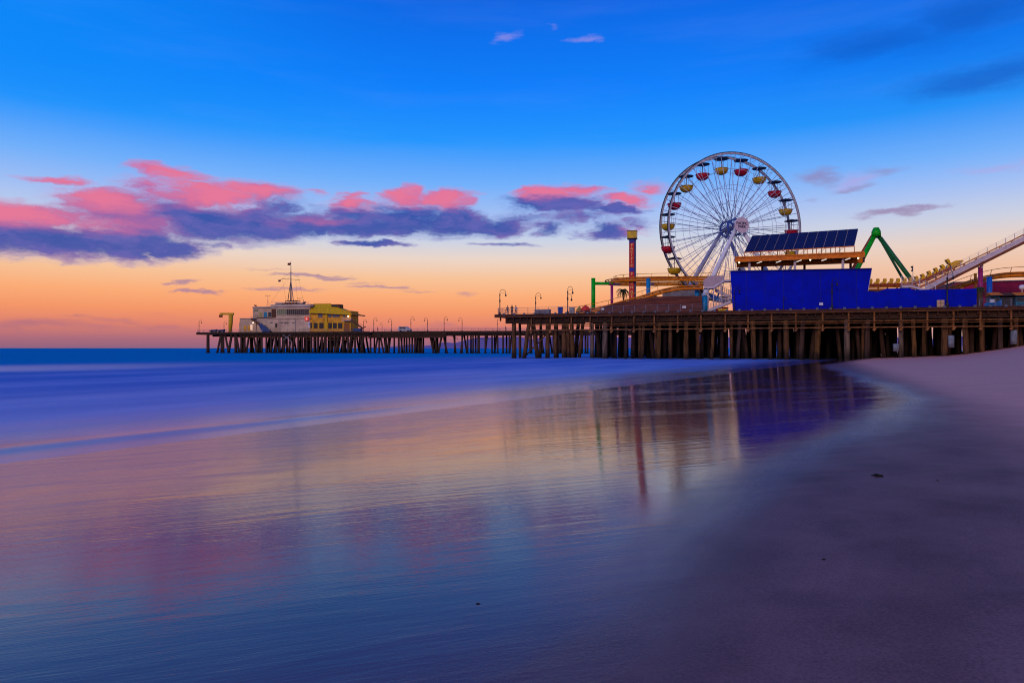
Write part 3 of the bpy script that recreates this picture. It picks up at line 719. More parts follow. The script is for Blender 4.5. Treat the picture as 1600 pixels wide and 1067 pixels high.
for x in (-.3, .3):
    mb = MB(); mb.cyl((x - .04, .25, .1), (x + .04, .25, .1), .1, n=10); o = mb.build('wheel', M_tyre); o.parent = B
B = thing('cabinet', 'grey utility cabinet between the two lantern lamp post and the umbrellas', 'cabinet', NP.g(894, 1.6, DZ), NP.rz)
mb = MB(); mb.box((0, 0, .58), (.75, .55, 1.1)); o = mb.build('body', M_grey); o.parent = B
mb = MB(); mb.box((0, 0, 1.17), (.85, .65, .07)); o = mb.build('top', M_steel); o.parent = B
mb = MB(); mb.box((0, -.285, .58), (.62, .02, .95)); o = mb.build('door', M_steel); o.parent = B
def umbrella(label, p, rad, h, m):
    r = thing('umbrella', label, 'umbrella', p)
    mb = MB(); mb.cyl((0, 0, 0), (0, 0, h), .035, n=8); o = mb.build('pole', M_dark); o.parent = r
    mb = MB(); n = 8; vs = [(0, 0, h)]; fs = []
    for k in range(n):
        a_ = 2 * math.pi * k / n; vs += [(rad * .55 * math.cos(a_), rad * .55 * math.sin(a_), h - .3), (rad * math.cos(a_), rad * math.sin(a_), h - .75), (rad * .98 * math.cos(a_), rad * .98 * math.sin(a_), h - 1.0)]
    for k in range(n):
        i = 1 + 3 * k; j = 1 + 3 * ((k + 1) % n); fs += [(0, i, j), (i, i + 1, j + 1, j), (i + 1, i + 2, j + 2, j + 1)]
    mb.add(vs, fs); o = mb.build('canopy', m); o.parent = r
    mb = MB(); mb.lathe((0, 0, 0), [(.3, 0), (.3, .06), (.05, .1)], 12); o = mb.build('base', M_dark); o.parent = r
    return r
umbrella('red cone umbrella low at the railing beside the green column', NP.g(915, 2.6, DZ), .85, 1.62, mat('red canvas', (.8, .03, .01, 1), .8, var=.15))
umbrella('yellow cone umbrella low at the railing left of the red one', NP.g(905, 4.5, DZ), .6, 1.5, mat('yellow canvas', (.5, .33, .02, 1), .8, var=.2))
def panel_sign(label, a_, b_, py0, py1, t, m=M_white, fr=NP):
    mb = MB(); fr.box(mb, a_, b_, py0, py1, t, t + .04); o = mb.build('sign_panel', m); own(o, fr.p((a_ + b_) / 2, py1, t)); return tag(o, label, 'sign')
panel_sign('small white notice on the brown fence near its right end', 1066, 1072, 478, 482, 2.7)
panel_sign('small white notice at the low left end of the brown fence', 939, 944, 481, 485, 2.7)
panel_sign('white notice near the foot of the tall blue wall', 1280, 1286, 473, 477, .55)

# ------------------------------------------------------------------ brown fence, blue wall
e = NP.vec(0, .25)
f_ = MB(); poly = [(928, 489.4), (945, 478), (965, 473.5), (1000, 466.5), (1022, 463.5), (1060, 462.8), (1097, 462.3), (1097, 486)]
P = [NP.p(a_, b_, 3) for a_, b_ in poly]; P[0].z = DZ; P[-1].z = DZ
f_.prism(P, e); o = f_.build('board_fence', M_brown); own(o, NP.g(1010, 3, DZ)); tag(o, 'dark brown board fence with sloping left end below the orange track', 'fence')
BW = thing('blue_wall', 'long deep blue clad wall with a tall left block and low right wing', 'wall', NP.g(1300, .7, DZ))
e = NP.vec(0, .5)
def bw(poly, name, t=.7, m=M_bluewall, ex=None):
    P = [NP.p(a_, b_, t) for a_, b_ in poly]
    for i, (a_, b_) in enumerate(poly):
        if b_ > 470: P[i].z = DZ + .02
    mb = MB(); mb.prism(P, ex or e); return mb.build(name, m, BW)
bw([(1145, 487), (1141, 424), (1362, 420), (1356, 455), (1353, 483)], 'tall_block')
bw([(1353.2, 483), (1356.2, 455), (1372, 456), (1385, 451), (1418, 450), (1432, 453), (1526, 451), (1526, 477)], 'low_wing', .72)
mb = MB(); mb.bar(NP.p(1141, 423.7, .66), NP.p(1362, 419.7, .66), .5, .1); mb.build('coping', mat('blue coping', (.01, .02, .2, 1), .5), BW)
for px in (1166, 1195, 1224, 1253, 1282, 1311, 1338):
    mb = MB(); NP.box(mb, px, px + .5, 424.5 - (px - 1141) * .018, 485.5 - (px - 1141) * .016, .68, .74); mb.build('panel_joint', mat('blue joint', (.003, .006, .2, 1), .6), BW)
mb = MB(); mb.bar(NP.p(1362.3, 420, .66), NP.p(1356.3, 455, .66), .1, .06); mb.build('end_trim', M_lilac, BW)
B = thing('cabinet', 'beige electric cabinet before the low blue wall under the lift hill', 'cabinet', NP.g(1469.5, .3, DZ + .12), NP.rz)
mb = MB(); mb.box((0, 0, .5), (.9, .25, .98)); o = mb.build('body', M_cream); o.parent = B
mb = MB(); mb.box((0, -.14, .5), (.04, .02, .9)); mb.box((0, -.145, .55), (.86, .02, .03)); o = mb.build('door_seam', M_dark); o.parent = B

# ------------------------------------------------------------------ solar canopy
CN = thing('shade_canopy', 'orange steel canopy carrying tilted dark blue solar panels behind the blue wall', 'canopy', NP.g(1250, 6, DZ))
zt = NP.p(1148, 402, 3).z
s0, s1 = NP.S(1148, 3), NP.S(1350, 3)
mb = MB(); NP.zbox(mb, s0, s1, 3, 3.25, zt - .75, zt); mb.build('front_beam', M_orange, CN)
mb = MB(); NP.zbox(mb, s0, s1, 2.85, 2.997, zt - .12, zt + .06); NP.zbox(mb, s0, s1, 2.85, 2.997, zt - .8, zt - .68); mb.build('beam_flange', M_trk, CN)
mb = MB(); NP.zbox(mb, s0 + .2, s1 + .9, 9.5, 9.8, zt - .9, zt - .1); mb.build('rear_beam', M_orange, CN)
mb = MB(); n = 12
for i in range(n): 
    ss_ = s0 + (s1 - s0) * (i + .5) / n; NP.zbox(mb, ss_ - .08, ss_ + .08, 3.253, 9.497, zt - .5, zt - .2)
mb.build('purlins', M_orange, CN)
mb = MB(); NP.zbox(mb, s0 + .05, s1 - .05, 3.253, 9.45, zt - .195, zt - .1); mb.build('roof_sheet', M_under, CN)
mb = MB(); mb.bar(NP.st(s1 + .02, 3.1, zt - .38), NP.st(s1 + .95, 9.6, zt - .45), .25, .75); mb.build('end_beam', M_orange, CN)
for px in (1171, 1242, 1317):
    mb = MB(); mb.cyl(NP.g(px, 3.6, DZ), NP.g(px, 3.6, zt - .76), .19, n=12); mb.build('post', M_lilac, CN)
for px in (1191, 1257, 1329):
    mb = MB(); mb.bar(NP.g(px, 9.2, DZ), NP.g(px, 9.2, zt - .9), .28); mb.build('post', M_under, CN)
for px in (1155, 1173, 1266, 1341): 
    mb = MB(); p = NP.g(px, 5, zt - .52); mb.lathe(p - Vector((0, 0, .25)), [(.02, 0), (.11, .06), (.13, .18), (.05, .25)], 8); mb.build('lamp', M_lit if px in (1155, 1266, 1341) else M_lampglass, CN)
for px in (1186, 1216, 1248, 1287, 1324):
    mb = MB(); mb.bar(NP.g(px - 3, 7, zt - .62), NP.g(px + 4, 5, zt - .62), .16, .08); mb.build('tube_light', mat('tube light', (.9, .8, .75, 1), .4, var=.05, emit=(1, .85, .75, .9)), CN)
# panels
bl, br_, tr, tl = NP.p(1163, 394, 3.6), NP.p(1335, 384, 3.6), NP.p(1341, 358, 8), NP.p(1175, 369, 8)
n = 11
nor = (br_ - bl).cross(tl - bl).normalized()
if nor.y > 0: nor = -nor
for i in range(n):
    a0, a1 = i / n + .0016, (i + 1) / n - .0016
    q_ = [bl.lerp(br_, a0), bl.lerp(br_, a1), tl.lerp(tr, a1), tl.lerp(tr, a0)]
    mb = MB(); mb.prism([p + nor * .06 for p in q_], -nor * .06); o = mb.build('solar_panel', M_solar, CN)
mb = MB(); mb.prism([p - nor * .003 for p in (bl, br_, tr, tl)], -nor * .05); mb.build('panel_backing', M_lilac, CN)
mb = MB()
for i in range(13):
    p = bl.lerp(br_, i / 12) - nor * .06; mb.bar(Vector((p.x, p.y, zt - .0)), p, .08)
    q_ = tl.lerp(tr, i / 12) - nor * .06; b2 = NP.st(0, 0); b2 = Vector((q_.x, q_.y, zt - .15)); 
    if 0 < i < 11: mb.bar(b2, q_, .1)
    if i % 2 == 0 and i < 12:
        p2 = bl.lerp(br_, (i + 1) / 12) - nor * .06; mb.bar(Vector((p.x, p.y, zt)), p2, .06)
mb.bar(bl - nor * .1, br_ - nor * .1, .1, .12)
mb.build('panel_frame', M_orange, CN)
person('person', 'dark dressed person standing up behind the left end of the blue wall', NP.g(1155, 2.2, NP.p(1155, 434, 2.2).z), .4, M_shirtd, 1.75, .4)
mb = MB(); NP.box(mb, 1147, 1186, 433.9, 436, 1.3, 2.8); mb.build('upper_floor', M_under, CN)
mb = MB(); mb.bar(NP.p(1152, 436.2, 2.2), NP.g(1152, 2.2, DZ), .2); mb.bar(NP.p(1180, 436.2, 2.2), NP.g(1180, 2.2, DZ), .2); mb.build('floor_post', M_under, CN)

# ------------------------------------------------------------------ ferris wheel
Yc = 121.; WC = Vector((gx(1142.5, Yc), Yc, CZ + (HY - 357) / F * Yc)); WR = 13.0
WA = Vector((.24, -.97, 0)).normalized(); WU = Vector((-WA.y, WA.x, 0)); WZ = Vector((0, 0, 1))
FW = thing('ferris_wheel', 'tall white ferris wheel with red and yellow gondolas and a round sign', 'ferris wheel', (WC.x, WC.y, DZ))
def wp(ang, r, off): return WC + (WU * math.sin(ang) + WZ * math.cos(ang)) * r + WA * off
HW = 1.5
def ring(off, r, rad, n=80, sq=None):
    mb = MB()
    if sq is None: mb.tube([wp(2 * math.pi * i / n, r, off) for i in range(n)], rad, 6, True)
    else:
        vs = []; fs = []
        for i in range(n):
            t = 2 * math.pi * i / n
            vs += [wp(t, r - sq[0], off - sq[1]), wp(t, r, off - sq[1]), wp(t, r, off + sq[1]), wp(t, r - sq[0], off + sq[1])]
        for i in range(n):
            j = (i + 1) % n; fs += [(4 * i + k, 4 * j + k, 4 * j + (k + 1) % 4, 4 * i + (k + 1) % 4) for k in range(4)]
        mb.add(vs, fs)
    return mb
for off in (HW, -HW):
    o = ring(off, WR, 0, 80, (.3, .11)).build('rim', mat('rim paint', (.5, .48, .53, 1), .45, var=.3), FW)
    ring(off, WR + .06, .1).build('light_strip', M_canopy, o)
    mb = MB(); hub = off * .82
    for i in range(40):
        t = 2 * math.pi * (i + .5) / 40
        mb.cyl(wp(t + (.22 if i % 2 else -.22), 1.35, hub), wp(t, WR - .2, off), .05, n=5)
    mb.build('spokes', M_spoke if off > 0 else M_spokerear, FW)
    for rr in (4.6, 7.4, 10.2): ring(off * .93, rr, .03, 40).build('stay_ring', M_spoke, FW)
    mb = MB(); n = 24; ring_ = ring(hub, 1.55, 0, 32, (.3, .14)); mb.v, mb.f, mb.sm = ring_.v, ring_.f, ring_.sm
    for i in range(20): mb.bar(wp(2 * math.pi * i / 20, .4, hub), wp(2 * math.pi * i / 20 + .3, 1.4, hub), .07, .1)
    mb.build('hub_flange', M_spokeblue, FW)
mb = MB(); n = 40
for i in range(20):
    t = 2 * math.pi * (i + .5) / 20
    mb.cyl(wp(t, WR - .15, -HW + .1), wp(t, WR - .15, HW - .1), .05, n=6)
    t2 = 2 * math.pi * (i) / 20
    mb.cyl(wp(t2, WR - .5, -HW + .1), wp(t2, WR - .5, HW - .1), .035, n=5)
    mb.cyl(wp(t, WR - .2, -HW), wp(t + math.pi / 20, WR - .2, HW), .025, n=5)
mb.build('cross_ties', M_spoke, FW)
mb = MB()
for i in range(20):
    t = 2 * math.pi * i / 20
    mb.cyl(wp(t, WR - .3, HW * .98), wp(t, 1.4, -HW * .8), .034, n=5)
    mb.cyl(wp(t + .1, 7.4, HW * .93), wp(t + .26, 10.2, HW * .93), .02, n=4)
mb.build('tension_rods', M_spoke, FW)
mb = MB(); mb.cyl(WC - WA * 3.0, WC + WA * 3.2, .42, n=20); mb.build('axle', mat('axle paint', (.3, .2, .16, 1), .5, var=.3), FW)
for so_ in (1, -1):
    for sx in (1, -1):
        top = WC + WA * (2.35 * so_) + WU * (.35 * sx); bot = WC + WA * (4.2 * so_) + WU * (9.3 * sx); bot.z = DZ
        mb = MB(); mb.tube([top.lerp(bot, i / 4) for i in range(5)], [.3, .36, .4, .42, .44], 12); mb.build('support_leg', M_wheelwhite if so_ > 0 else mat('leg paint in shade tone', (.45, .45, .56, 1), .45, var=.15), FW)  # rear legs get a greyer copy of the white, with their shade in the colour
mb = MB(); c = WC + WA * 3.25; n = 40
mb.prism([c + (WU * math.sin(2 * math.pi * i / n) + WZ * math.cos(2 * math.pi * i / n)) * 1.38 for i in range(n)], WA * .12)
sg = mb.build('sign_disc', M_pink, FW)
MT = Matrix.Translation(c + WA * .135) @ Matrix((( WU.x, 0, WA.x, 0), (WU.y, 0, WA.y, 0), (0, 1, 0, 0), (0, 0, 0, 1)))
lettering('PACIFIC\nPARK', .66, MT, M_navy, sg, spacing=.92, offset=.014, line=.85)
for i in range(20):
    t = R(9 + 18 * i); p = wp(t, WR - .62, 0); red = i % 2 == 0
    gd = bpy.data.objects.new('gondola', None); col.objects.link(gd); gd.parent = FW; gd.location = p - ORIG[FW.name]; gd.scale = (1.1,) * 3; ORIG[gd.name] = Vector((0, 0, 0))
    gd['label'] = ('red' if red else 'yellow') + ' tub gondola under a dark canopy'
    if i == 0:
        gme = []
        mb = MB(); mb.lathe((0, 0, 0), [(1.12, -.12), (1.14, -.06), (.5, .1), (.06, .22)], 16); gme.append(('gondola_canopy', mb.build('gondola_canopy', M_canopy)))
        mb = MB(); mb.lathe((0, 0, -2.6), [(.35, 0), (.5, .05), (.78, .22), (1.0, .55), (1.04, .95), (.97, .95), (.93, .6), (.6, .45)], 18); gme.append(('tub', mb.build('tub', M_red)))
        mb = MB(); mb.lathe((0, 0, -1.74), [(1.05, 0), (1.11, .0), (1.11, .1), (1.05, .1)], 18); gme.append(('lip', mb.build('lip', M_red)))
        mb = MB(); mb.cyl((0, 0, -2.3), (0, 0, .05), .07, n=8)
        for k in range(4):
            a_ = math.pi / 4 + k * math.pi / 2; mb.cyl((1.0 * math.cos(a_), 1.0 * math.sin(a_), -1.66), (.9 * math.cos(a_), .9 * math.sin(a_), -.1), .025, n=5)
        gme.append(('hanger', mb.build('hanger', M_steel)))
        ym = {}
        for nm, o in gme: o.parent = gd; ORIG[o.name] = Vector((0, 0, 0))
    else:
        for nm, o in gme:
            c_ = o.copy(); col.objects.link(c_); c_.parent = gd
            if nm in ('tub', 'lip') and not red:
                if nm not in ym:
                    ym[nm] = o.data.copy(); ym[nm].materials[0] = M_yel
                c_.data = ym[nm]
    gd.rotation_euler.z = random.uniform(-.3, .3)

# ------------------------------------------------------------------ drop tower
tp = NP.g(987.5, 9, DZ); TW = thing('drop_tower', 'slim red and blue ride tower with yellow head and stacked lettering', 'ride tower', tp)
zt1 = NP.p(988, 373, 9).z; zt2 = NP.p(988, 362, 9).z
rz = -.284  # front normal a little to the left
Mr = Matrix.Translation(tp) @ Matrix.Rotation(rz - 0.0, 4, 'Z')
def tb(c, s): mb = MB(); mb.box(None, s, M=Mr @ Matrix.Translation(c)); return mb
Hh = zt1 - DZ
tb((.02, 0, Hh / 2), (.8, .7, Hh)).build('mast', M_tblue, TW)
tb((.56, .1, Hh / 2), (.24, .5, Hh)).build('guide_rail', M_tgrey, TW)
tb((-.43, .0, Hh / 2), (.08, .78, Hh)).build('guide_rail', M_tgrey, TW)
def zr(py): return NP.p(988, py, 9).z - DZ
for y0, y1, m in ((373.5, 380, M_tblue), (380.3, 418.7, M_tred), (419, 424.7, M_tblue), (425, 471, M_tred)):
    a_, b_ = zr(y1), zr(y0); tb((0, -.39, (a_ + b_) / 2), (.84, .06, b_ - a_)).build('sign_panel', m, TW)
hd = tb((.05, 0, (zt2 - DZ + Hh) / 2), (1.6, 1.5, zt2 - zt1)).build('head', M_yel, TW)
tb((.05, 0, zt2 - DZ + .04), (1.7, 1.6, .1)).build('head_cap', M_dark, TW)
tb((.05, 0, Hh - .05), (1.68, 1.58, .1)).build('head_trim', M_dark, TW)
for i, ch in enumerate('PACIFIC'):
    z = zr(383.5 + i * 5.35); lettering(ch, .6, Mr @ Matrix.Translation((0, -.435, z)) @ Matrix.Rotation(R(90), 4, 'X'), M_ywlet, TW, offset=.012)
for i, ch in enumerate('PLUNGE'):
    z = zr(428.5 + i * 7); lettering(ch, .64, Mr @ Matrix.Translation((0, -.435, z)) @ Matrix.Rotation(R(90), 4, 'X'), M_ywlet, TW, offset=.012)

# ------------------------------------------------------------------ roller coaster
RC = thing('roller_coaster', 'orange steel roller coaster with looping track, white lift hill and coloured columns', 'roller coaster', NP.g(1200, 12, DZ))
def track(pts, spine=.24, rail=.09, gauge=.55, tie=1.3, hand=True, flip=1, m=M_trk, n=8):
    pts = [p if isinstance(p, Vector) else NP.p(*p) for p in pts]
    c = spline(pts, n); L = []; Rr = []; Sp = []
    for i, p in enumerate(c):
        d_ = (c[min(i + 1, len(c) - 1)] - c[max(i - 1, 0)]).normalized(); sd_ = d_.cross(WZ).normalized(); u_ = sd_.cross(d_)
        L.append(p + sd_ * gauge); Rr.append(p - sd_ * gauge); Sp.append(p - u_ * .42)
    mb = MB(); mb.tube(L, rail, 6); mb.tube(Rr, rail, 6); mb.tube(Sp, spine, 8)
    acc = 0
    for i in range(1, len(c)):
        acc += (c[i] - c[i - 1]).length
        if acc > tie: acc = 0; mb.bar(L[i], Sp[i], .1); mb.bar(Rr[i], Sp[i], .1)
    o = mb.build('track', m, RC)
    if hand:
        mb = MB(); up = Vector((0, 0, .75)); top = [p + (L[i] - p) * 1.9 + up for i, p in enumerate(c)]
        mb.tube(top, .045, 5); acc = 0
        for i in range(1, len(c)):
            acc += (c[i] - c[i - 1]).length
            if acc > 2.6: acc = 0; mb.bar(L[i], top[i], .07)
        h_ = mb.build('handrail', M_trk2, o)
    return c
track([(1125, 432, 9.5), (1085, 433, 9), (1045, 433, 8.5), (1010, 433.5, 8), (980, 434.5, 8.2), (962, 436, 9.2), (952, 438, 11.5), (951, 440, 15), (962, 441, 18.5), (985, 441.5, 20.5), (1020, 441.5, 21.5), (1060, 441, 22), (1125, 440.5, 22)], .26)
track([(900, 487, 4.2), (920, 483.5, 4.4), (945, 478.5, 4.6), (970, 471.5, 4.9), (1000, 463.5, 5.2), (1025, 455.5, 5.5), (1048, 450, 5.7), (1070, 447.3, 5.8), (1099, 446.8, 5.9)], .26)
track([(1455, 458, 13), (1480, 451, 13), (1505, 442, 13), (1530, 434, 13), (1555, 429, 13), (1580, 426.5, 13), (1610, 426, 13), (1660, 428, 13)], .3)
trainpts = [NP.p(*p) for p in ((1340, 449.5, 7), (1362, 449, 7), (1390, 448.5, 7), (1412, 448, 7), (1428, 446, 7), (1445, 440.5, 7), (1465, 431.5, 7), (1500, 415, 7), (1550, 391, 7), (1600, 366.5, 7), (1660, 336, 7), (1720, 306, 7), (1752, 293, 7), (1785, 290, 8.5), (1810, 296, 12), (1806, 310, 17), (1780, 330, 20), (1720, 365, 22), (1680, 385, 22), (1640, 398, 22))]
lift = track(trainpts, .2, .08, .5, 1.2, False, m=M_trk)
def column(px, y0, t, r, m, name='support_column', ybot=None):
    mb = MB(); a_ = NP.p(px, y0, t); b_ = NP.g(px, t, DZ) if ybot is None else NP.p(px, ybot, t)
    mb.cyl(b_, a_, r, n=14); mb.lathe(a_, [(r * 1.12, 0), (r * 1.12, .08)], 14); return mb.build(name, m, RC)
column(927, 435.5, 10, .36, M_green)
mb = MB(); mb.cyl(NP.p(927, 443, 10), NP.p(958, 443, 10), .27, n=12); mb.build('cross_beam', M_green, RC)
column(956, 443.5, 10.02, .24, M_purple)
mb = MB(); mb.bar(NP.p(953, 443.5, 9.5), NP.p(967, 444.5, 14), .28, .3); mb.build('bracket', M_purple, RC)
column(1013, 435.5, 7, .36, M_blue); column(1089, 447, 7, .36, M_blue); column(1101, 463, 4, .55, M_blue)
mb = MB(); mb.bar(NP.p(1013, 443, 7), NP.p(1021, 444, 16), .3, .4); mb.build('bracket', M_purple, RC)
column(1071, 444, 14, .3, M_purple)
column(1532, 418, 7, .31, M_purple); column(1640, 362, 7, .34, M_purple); column(1722, 316, 7, .36, M_purple); column(1800, 305, 10, .36, M_blue); column(1722, 370, 22, .34, M_green)
column(1546, 433.5, 10, .36, mat('bright blue column', (.01, .12, .6, 1), .4, var=.15)); column(1503, 449, 11, .22, M_trk); column(1524, 428, 12.9, .2, M_trk)
mb = MB(); mb.bar(NP.p(1533.5, 419, 6.9), NP.p(1534.5, 407, 6.9), .45, .3); mb.build('bracket', M_lilac, RC)
# lift hill girder with walkway rail, on its camera side
LB = [NP.p(*p) for p in ((1446, 451.5, 6.1), (1500, 422.5, 6.1), (1550, 397.6, 6.1), (1600, 372.6, 6.1), (1660, 341.5, 6.1), (1720, 311.5, 6.1))]
mb = MB(); 
for i in range(5): mb.bar(LB[i], LB[i + 1], .12, .62)
mb.build('lift_girder', M_lilac, RC)
mb = MB(); dn = Vector((0, 0, -.62)); bk = NP.vec(0, .5)
for i in range(5): mb.bar(LB[i] + dn + bk, LB[i + 1] + dn + bk, .85, .36)
mb.bar(LB[0] + dn * 1.2 + bk, LB[0] + Vector((0, 0, -.9)) + NP.vec(-1.5, .5), .6, .25)
mb.build('lift_spine', mat('brown track steel', (.2, .05, .02, 1), .5, var=.3), RC)
mb = MB()
for i in range(5):
    for k in range(5):
        u_ = Vector((0, 0, .42 + .24 * k)); mb.cyl(LB[i] + u_, LB[i + 1] + u_, .017, n=4)
tot = 19
for i in range(tot + 1):
    q_ = LB[0].lerp(LB[-1], i / tot); mb.bar(q_ + Vector((0, 0, .3)), q_ + Vector((0, 0, 1.42)), .05)
mb.build('walkway_rail', M_lilac, RC)
# service platform and small stair by the lift
mb = MB(); NP.box(mb, 1409, 1425, 445.5, 449.5, 3.5, 5); mb.build('platform', M_lilac, RC)
mb = MB()
for k in range(5):
    mb.cyl(NP.p(1409, 444 - k * 2.9, 3.5), NP.p(1425, 443.6 - k * 2.9, 3.5), .02, n=4); mb.cyl(NP.p(1425, 443.6 - k * 2.4, 3.5), NP.p(1462, 453.5 - k * 2.4, 3.5), .02, n=4)
for px in (1409, 1425): mb.bar(NP.p(px, 446, 3.5), NP.p(px, 431, 3.5), .06)
for px, y in ((1437, 447), (1450, 450.5), (1462, 453.5)): mb.bar(NP.p(px, y + 1, 3.5), NP.p(px, y - 10, 3.5), .06)
mb.build('platform_rail', M_white, RC)
mb = MB(); mb.bar(NP.p(1424, 447.5, 3.7), NP.p(1462, 457.5, 3.7), .3, .35); mb.build('stair_stringer', M_lilac, RC)
for px in (1412, 1422): 
    mb = MB(); mb.bar(NP.p(px, 449.4, 4.2), NP.g(px, 4.2, DZ), .14); mb.build('platform_leg', M_lilac, RC)
mb = MB(); NP.box(mb, 1345, 1412, 452.5, 456, 6.2, 8); mb.build('station_floor', M_under, RC)
for px in (1350, 1380, 1408):
    mb = MB(); mb.bar(NP.p(px, 456.1, 6.5), NP.g(px, 6.5, DZ), .2); mb.build('station_leg', M_under, RC)
# train: cars follow the track
TR = thing('coaster_train', 'train of yellow open cars standing on the station track and lift hill', 'coaster train', NP.p(1429, 446, 7))
def on_track(px):
    best = min(range(len(lift)), key=lambda i: abs(800 + F * lift[i].x / lift[i].y - px)); i = min(max(best, 1), len(lift) - 2)
    d_ = (lift[i + 1] - lift[i - 1]).normalized()
    i0 = i if 800 + F * lift[i].x / lift[i].y <= px else i - 1
    xa = 800 + F * lift[i0].x / lift[i0].y; xb = 800 + F * lift[i0 + 1].x / lift[i0 + 1].y
    return lift[i0].lerp(lift[i0 + 1], (px - xa) / (xb - xa)), d_
for n_, px in enumerate((1353, 1364, 1375, 1386, 1396.5, 1407, 1418, 1428.5, 1439, 1449.5, 1460, 1470.5, 1481, 1493)):
    p, d_ = on_track(px); sd_ = d_.cross(WZ).normalized(); u_ = sd_.cross(d_)
    Mc = Matrix.Translation(p) @ Matrix(((d_.x, -sd_.x, u_.x, 0), (d_.y, -sd_.y, u_.y, 0), (d_.z, -sd_.z, u_.z, 0), (0, 0, 0, 1)))
    nose = n_ == 13
    mb = MB()
    prof = [(-.46, .12), (.46, .12), (.5, .4), (.42, .5), (-.5, .5)] if not nose else [(-.5, .12), (.6, .12), (1.25, .45), (1.1, .62), (.3, .95), (-.5, .9)]
    mb.prism([Mc @ Vector((x, -.55, z)) for x, z in prof], (Mc.to_3x3() @ Vector((0, 1.1, 0))))
    cbody = mb.build('car', M_carred if not nose else M_seat, TR)
    for yy in (-.3, .3):
        mb = MB(); prof = [(-.46, .5), (-.2, .5), (-.12, 1.0), (-.2, 1.28), (-.5, 1.28)]
        mb.prism([Mc @ Vector((x - (.15 if nose else 0), yy - .22, z + (.42 if nose else 0))) for x, z in prof], (Mc.to_3x3() @ Vector((0, .44, 0)))); mb.build('seat', M_seat, cbody)
    mb = MB(); prof = [(.0, .5), (.4, .5), (.46, .8), (.3, .86), (.05, .62)]
    if not nose:
        mb.prism([Mc @ Vector((x, -.57, z)) for x, z in prof], (Mc.to_3x3() @ Vector((0, 1.14, 0)))); mb.build('front_panel', M_seat, cbody)
    for yy in (-.5, .5):
        mb = MB(); a_ = Mc @ Vector((0, yy - .06, .06)); mb.cyl(a_, Mc @ Vector((0, yy + .06, .06)), .14, n=10); mb.build('wheel', M_tyre, cbody)

# ------------------------------------------------------------------ green swing ride
SW = thing('pendulum_ride', 'tall green A-frame of a swing ride behind the solar canopy', 'swing ride', NP.g(1375, 16, DZ))
ap = NP.p(1369, 364, 15); ap2 = NP.p(1370.5, 368, 18)
mb = MB(); mb.tube([ap + Vector((0, 0, -.6)), ap + Vector((0, 0, .2)), ap + Vector((0, 0, .85))], [.75, .72, .4], 12); mb.cyl(ap, ap2, .5, n=12); mb.build('pivot', M_green, SW)
def leg(a_, px, py, t, r0, r1, m):
    b_ = NP.p(px, py, t); k = (a_.z - DZ) / (a_.z - b_.z); b_ = a_ + (b_ - a_) * k; mb = MB(); mb.tube([a_, a_.lerp(b_, .5), b_], [r0, (r0 + r1) / 2, r1], 10); mb.build('leg', m, SW)
leg(ap + Vector((-.3, 0, -.5)), 1340.5, 418, 15, .36, .42, M_green)
leg(ap2 + Vector((-.8, 0, -.1)), 1334, 418, 18, .3, .3, M_carred)
leg(ap + Vector((.4, 0, -.6)), 1421, 434, 15, .3, .3, M_dgreen)
leg(ap2 + Vector((.5, 0, -.6)), 1408, 431, 18, .2, .2, M_dgreen)
mb = MB(); a_ = ap + Vector((.9, 0, -.6)); b_ = NP.p(1424, 432, 15); mb.cyl(a_, b_, .06, n=5)
for k in (.35, .6, .8): mb.bar(a_.lerp(b_, k), a_.lerp(b_, k) + Vector((-.5, 0, -.1)), .1)
mb.build('ladder', M_steel, SW)
FLG = thing('flag_pole', 'thin flag pole with a dark flag right of the green A-frame', 'flag pole', NP.g(1426.5, 12, DZ))
mb = MB(); mb.cyl(NP.g(1426.5, 12, DZ), NP.p(1426.5, 415, 12), .04, n=6); mb.build('pole', M_rail, FLG)
mb = MB(); p = NP.p(1426.5, 415.5, 12); mb.prism([p, p + Vector((-.35, .1, -.1)), p + Vector((-.1, .05, -.5)), p + Vector((-.3, .1, -.85)), p + Vector((0, 0, -.9))], (0, .02, 0)); mb.build('flag', M_dark, FLG)

# ------------------------------------------------------------------ pale stair tower
ST = thing('stair_tower', 'pale steel zigzag stair between the blue column and the blue wall', 'stairs', NP.g(1122, 4, DZ))
T0, T1 = 2.4, 3.8
def stair(a_, b_, steps, t0=T0, t1=T1):
    A, Bq = NP.p(*a_, t0), NP.p(*b_, t0); bk = NP.vec(0, t1 - t0)
    mb = MB(); mb.bar(A, Bq, .1, .42); mb.bar(A + bk, Bq + bk, .1, .42); fl = mb.build('flight', M_lilac, ST)
    mb = MB()
    for i in range(steps): q_ = A.lerp(Bq, (i + .5) / steps); mb.bar(q_ + bk * .05, q_ + bk * .95, .3, .05)
    mb.build('treads', M_lilac, fl)
    mb = MB()
    for off in (Vector(), bk):
        for k in (.35, .6, .85, 1.1): mb.cyl(A + off + Vector((0, 0, k)), Bq + off + Vector((0, 0, k)), .022, n=4)
        for i in range(9): q_ = A.lerp(Bq, i / 8) + off; mb.bar(q_, q_ + Vector((0, 0, 1.1)), .035)
    mb.build('stair_rail', M_lilac, fl)
stair((1113.5, 449.5), (1131, 438), 8); stair((1117, 453), (1141, 464), 8, 3.9, 5.2); stair((1106, 485.5), (1142, 471.5), 10)
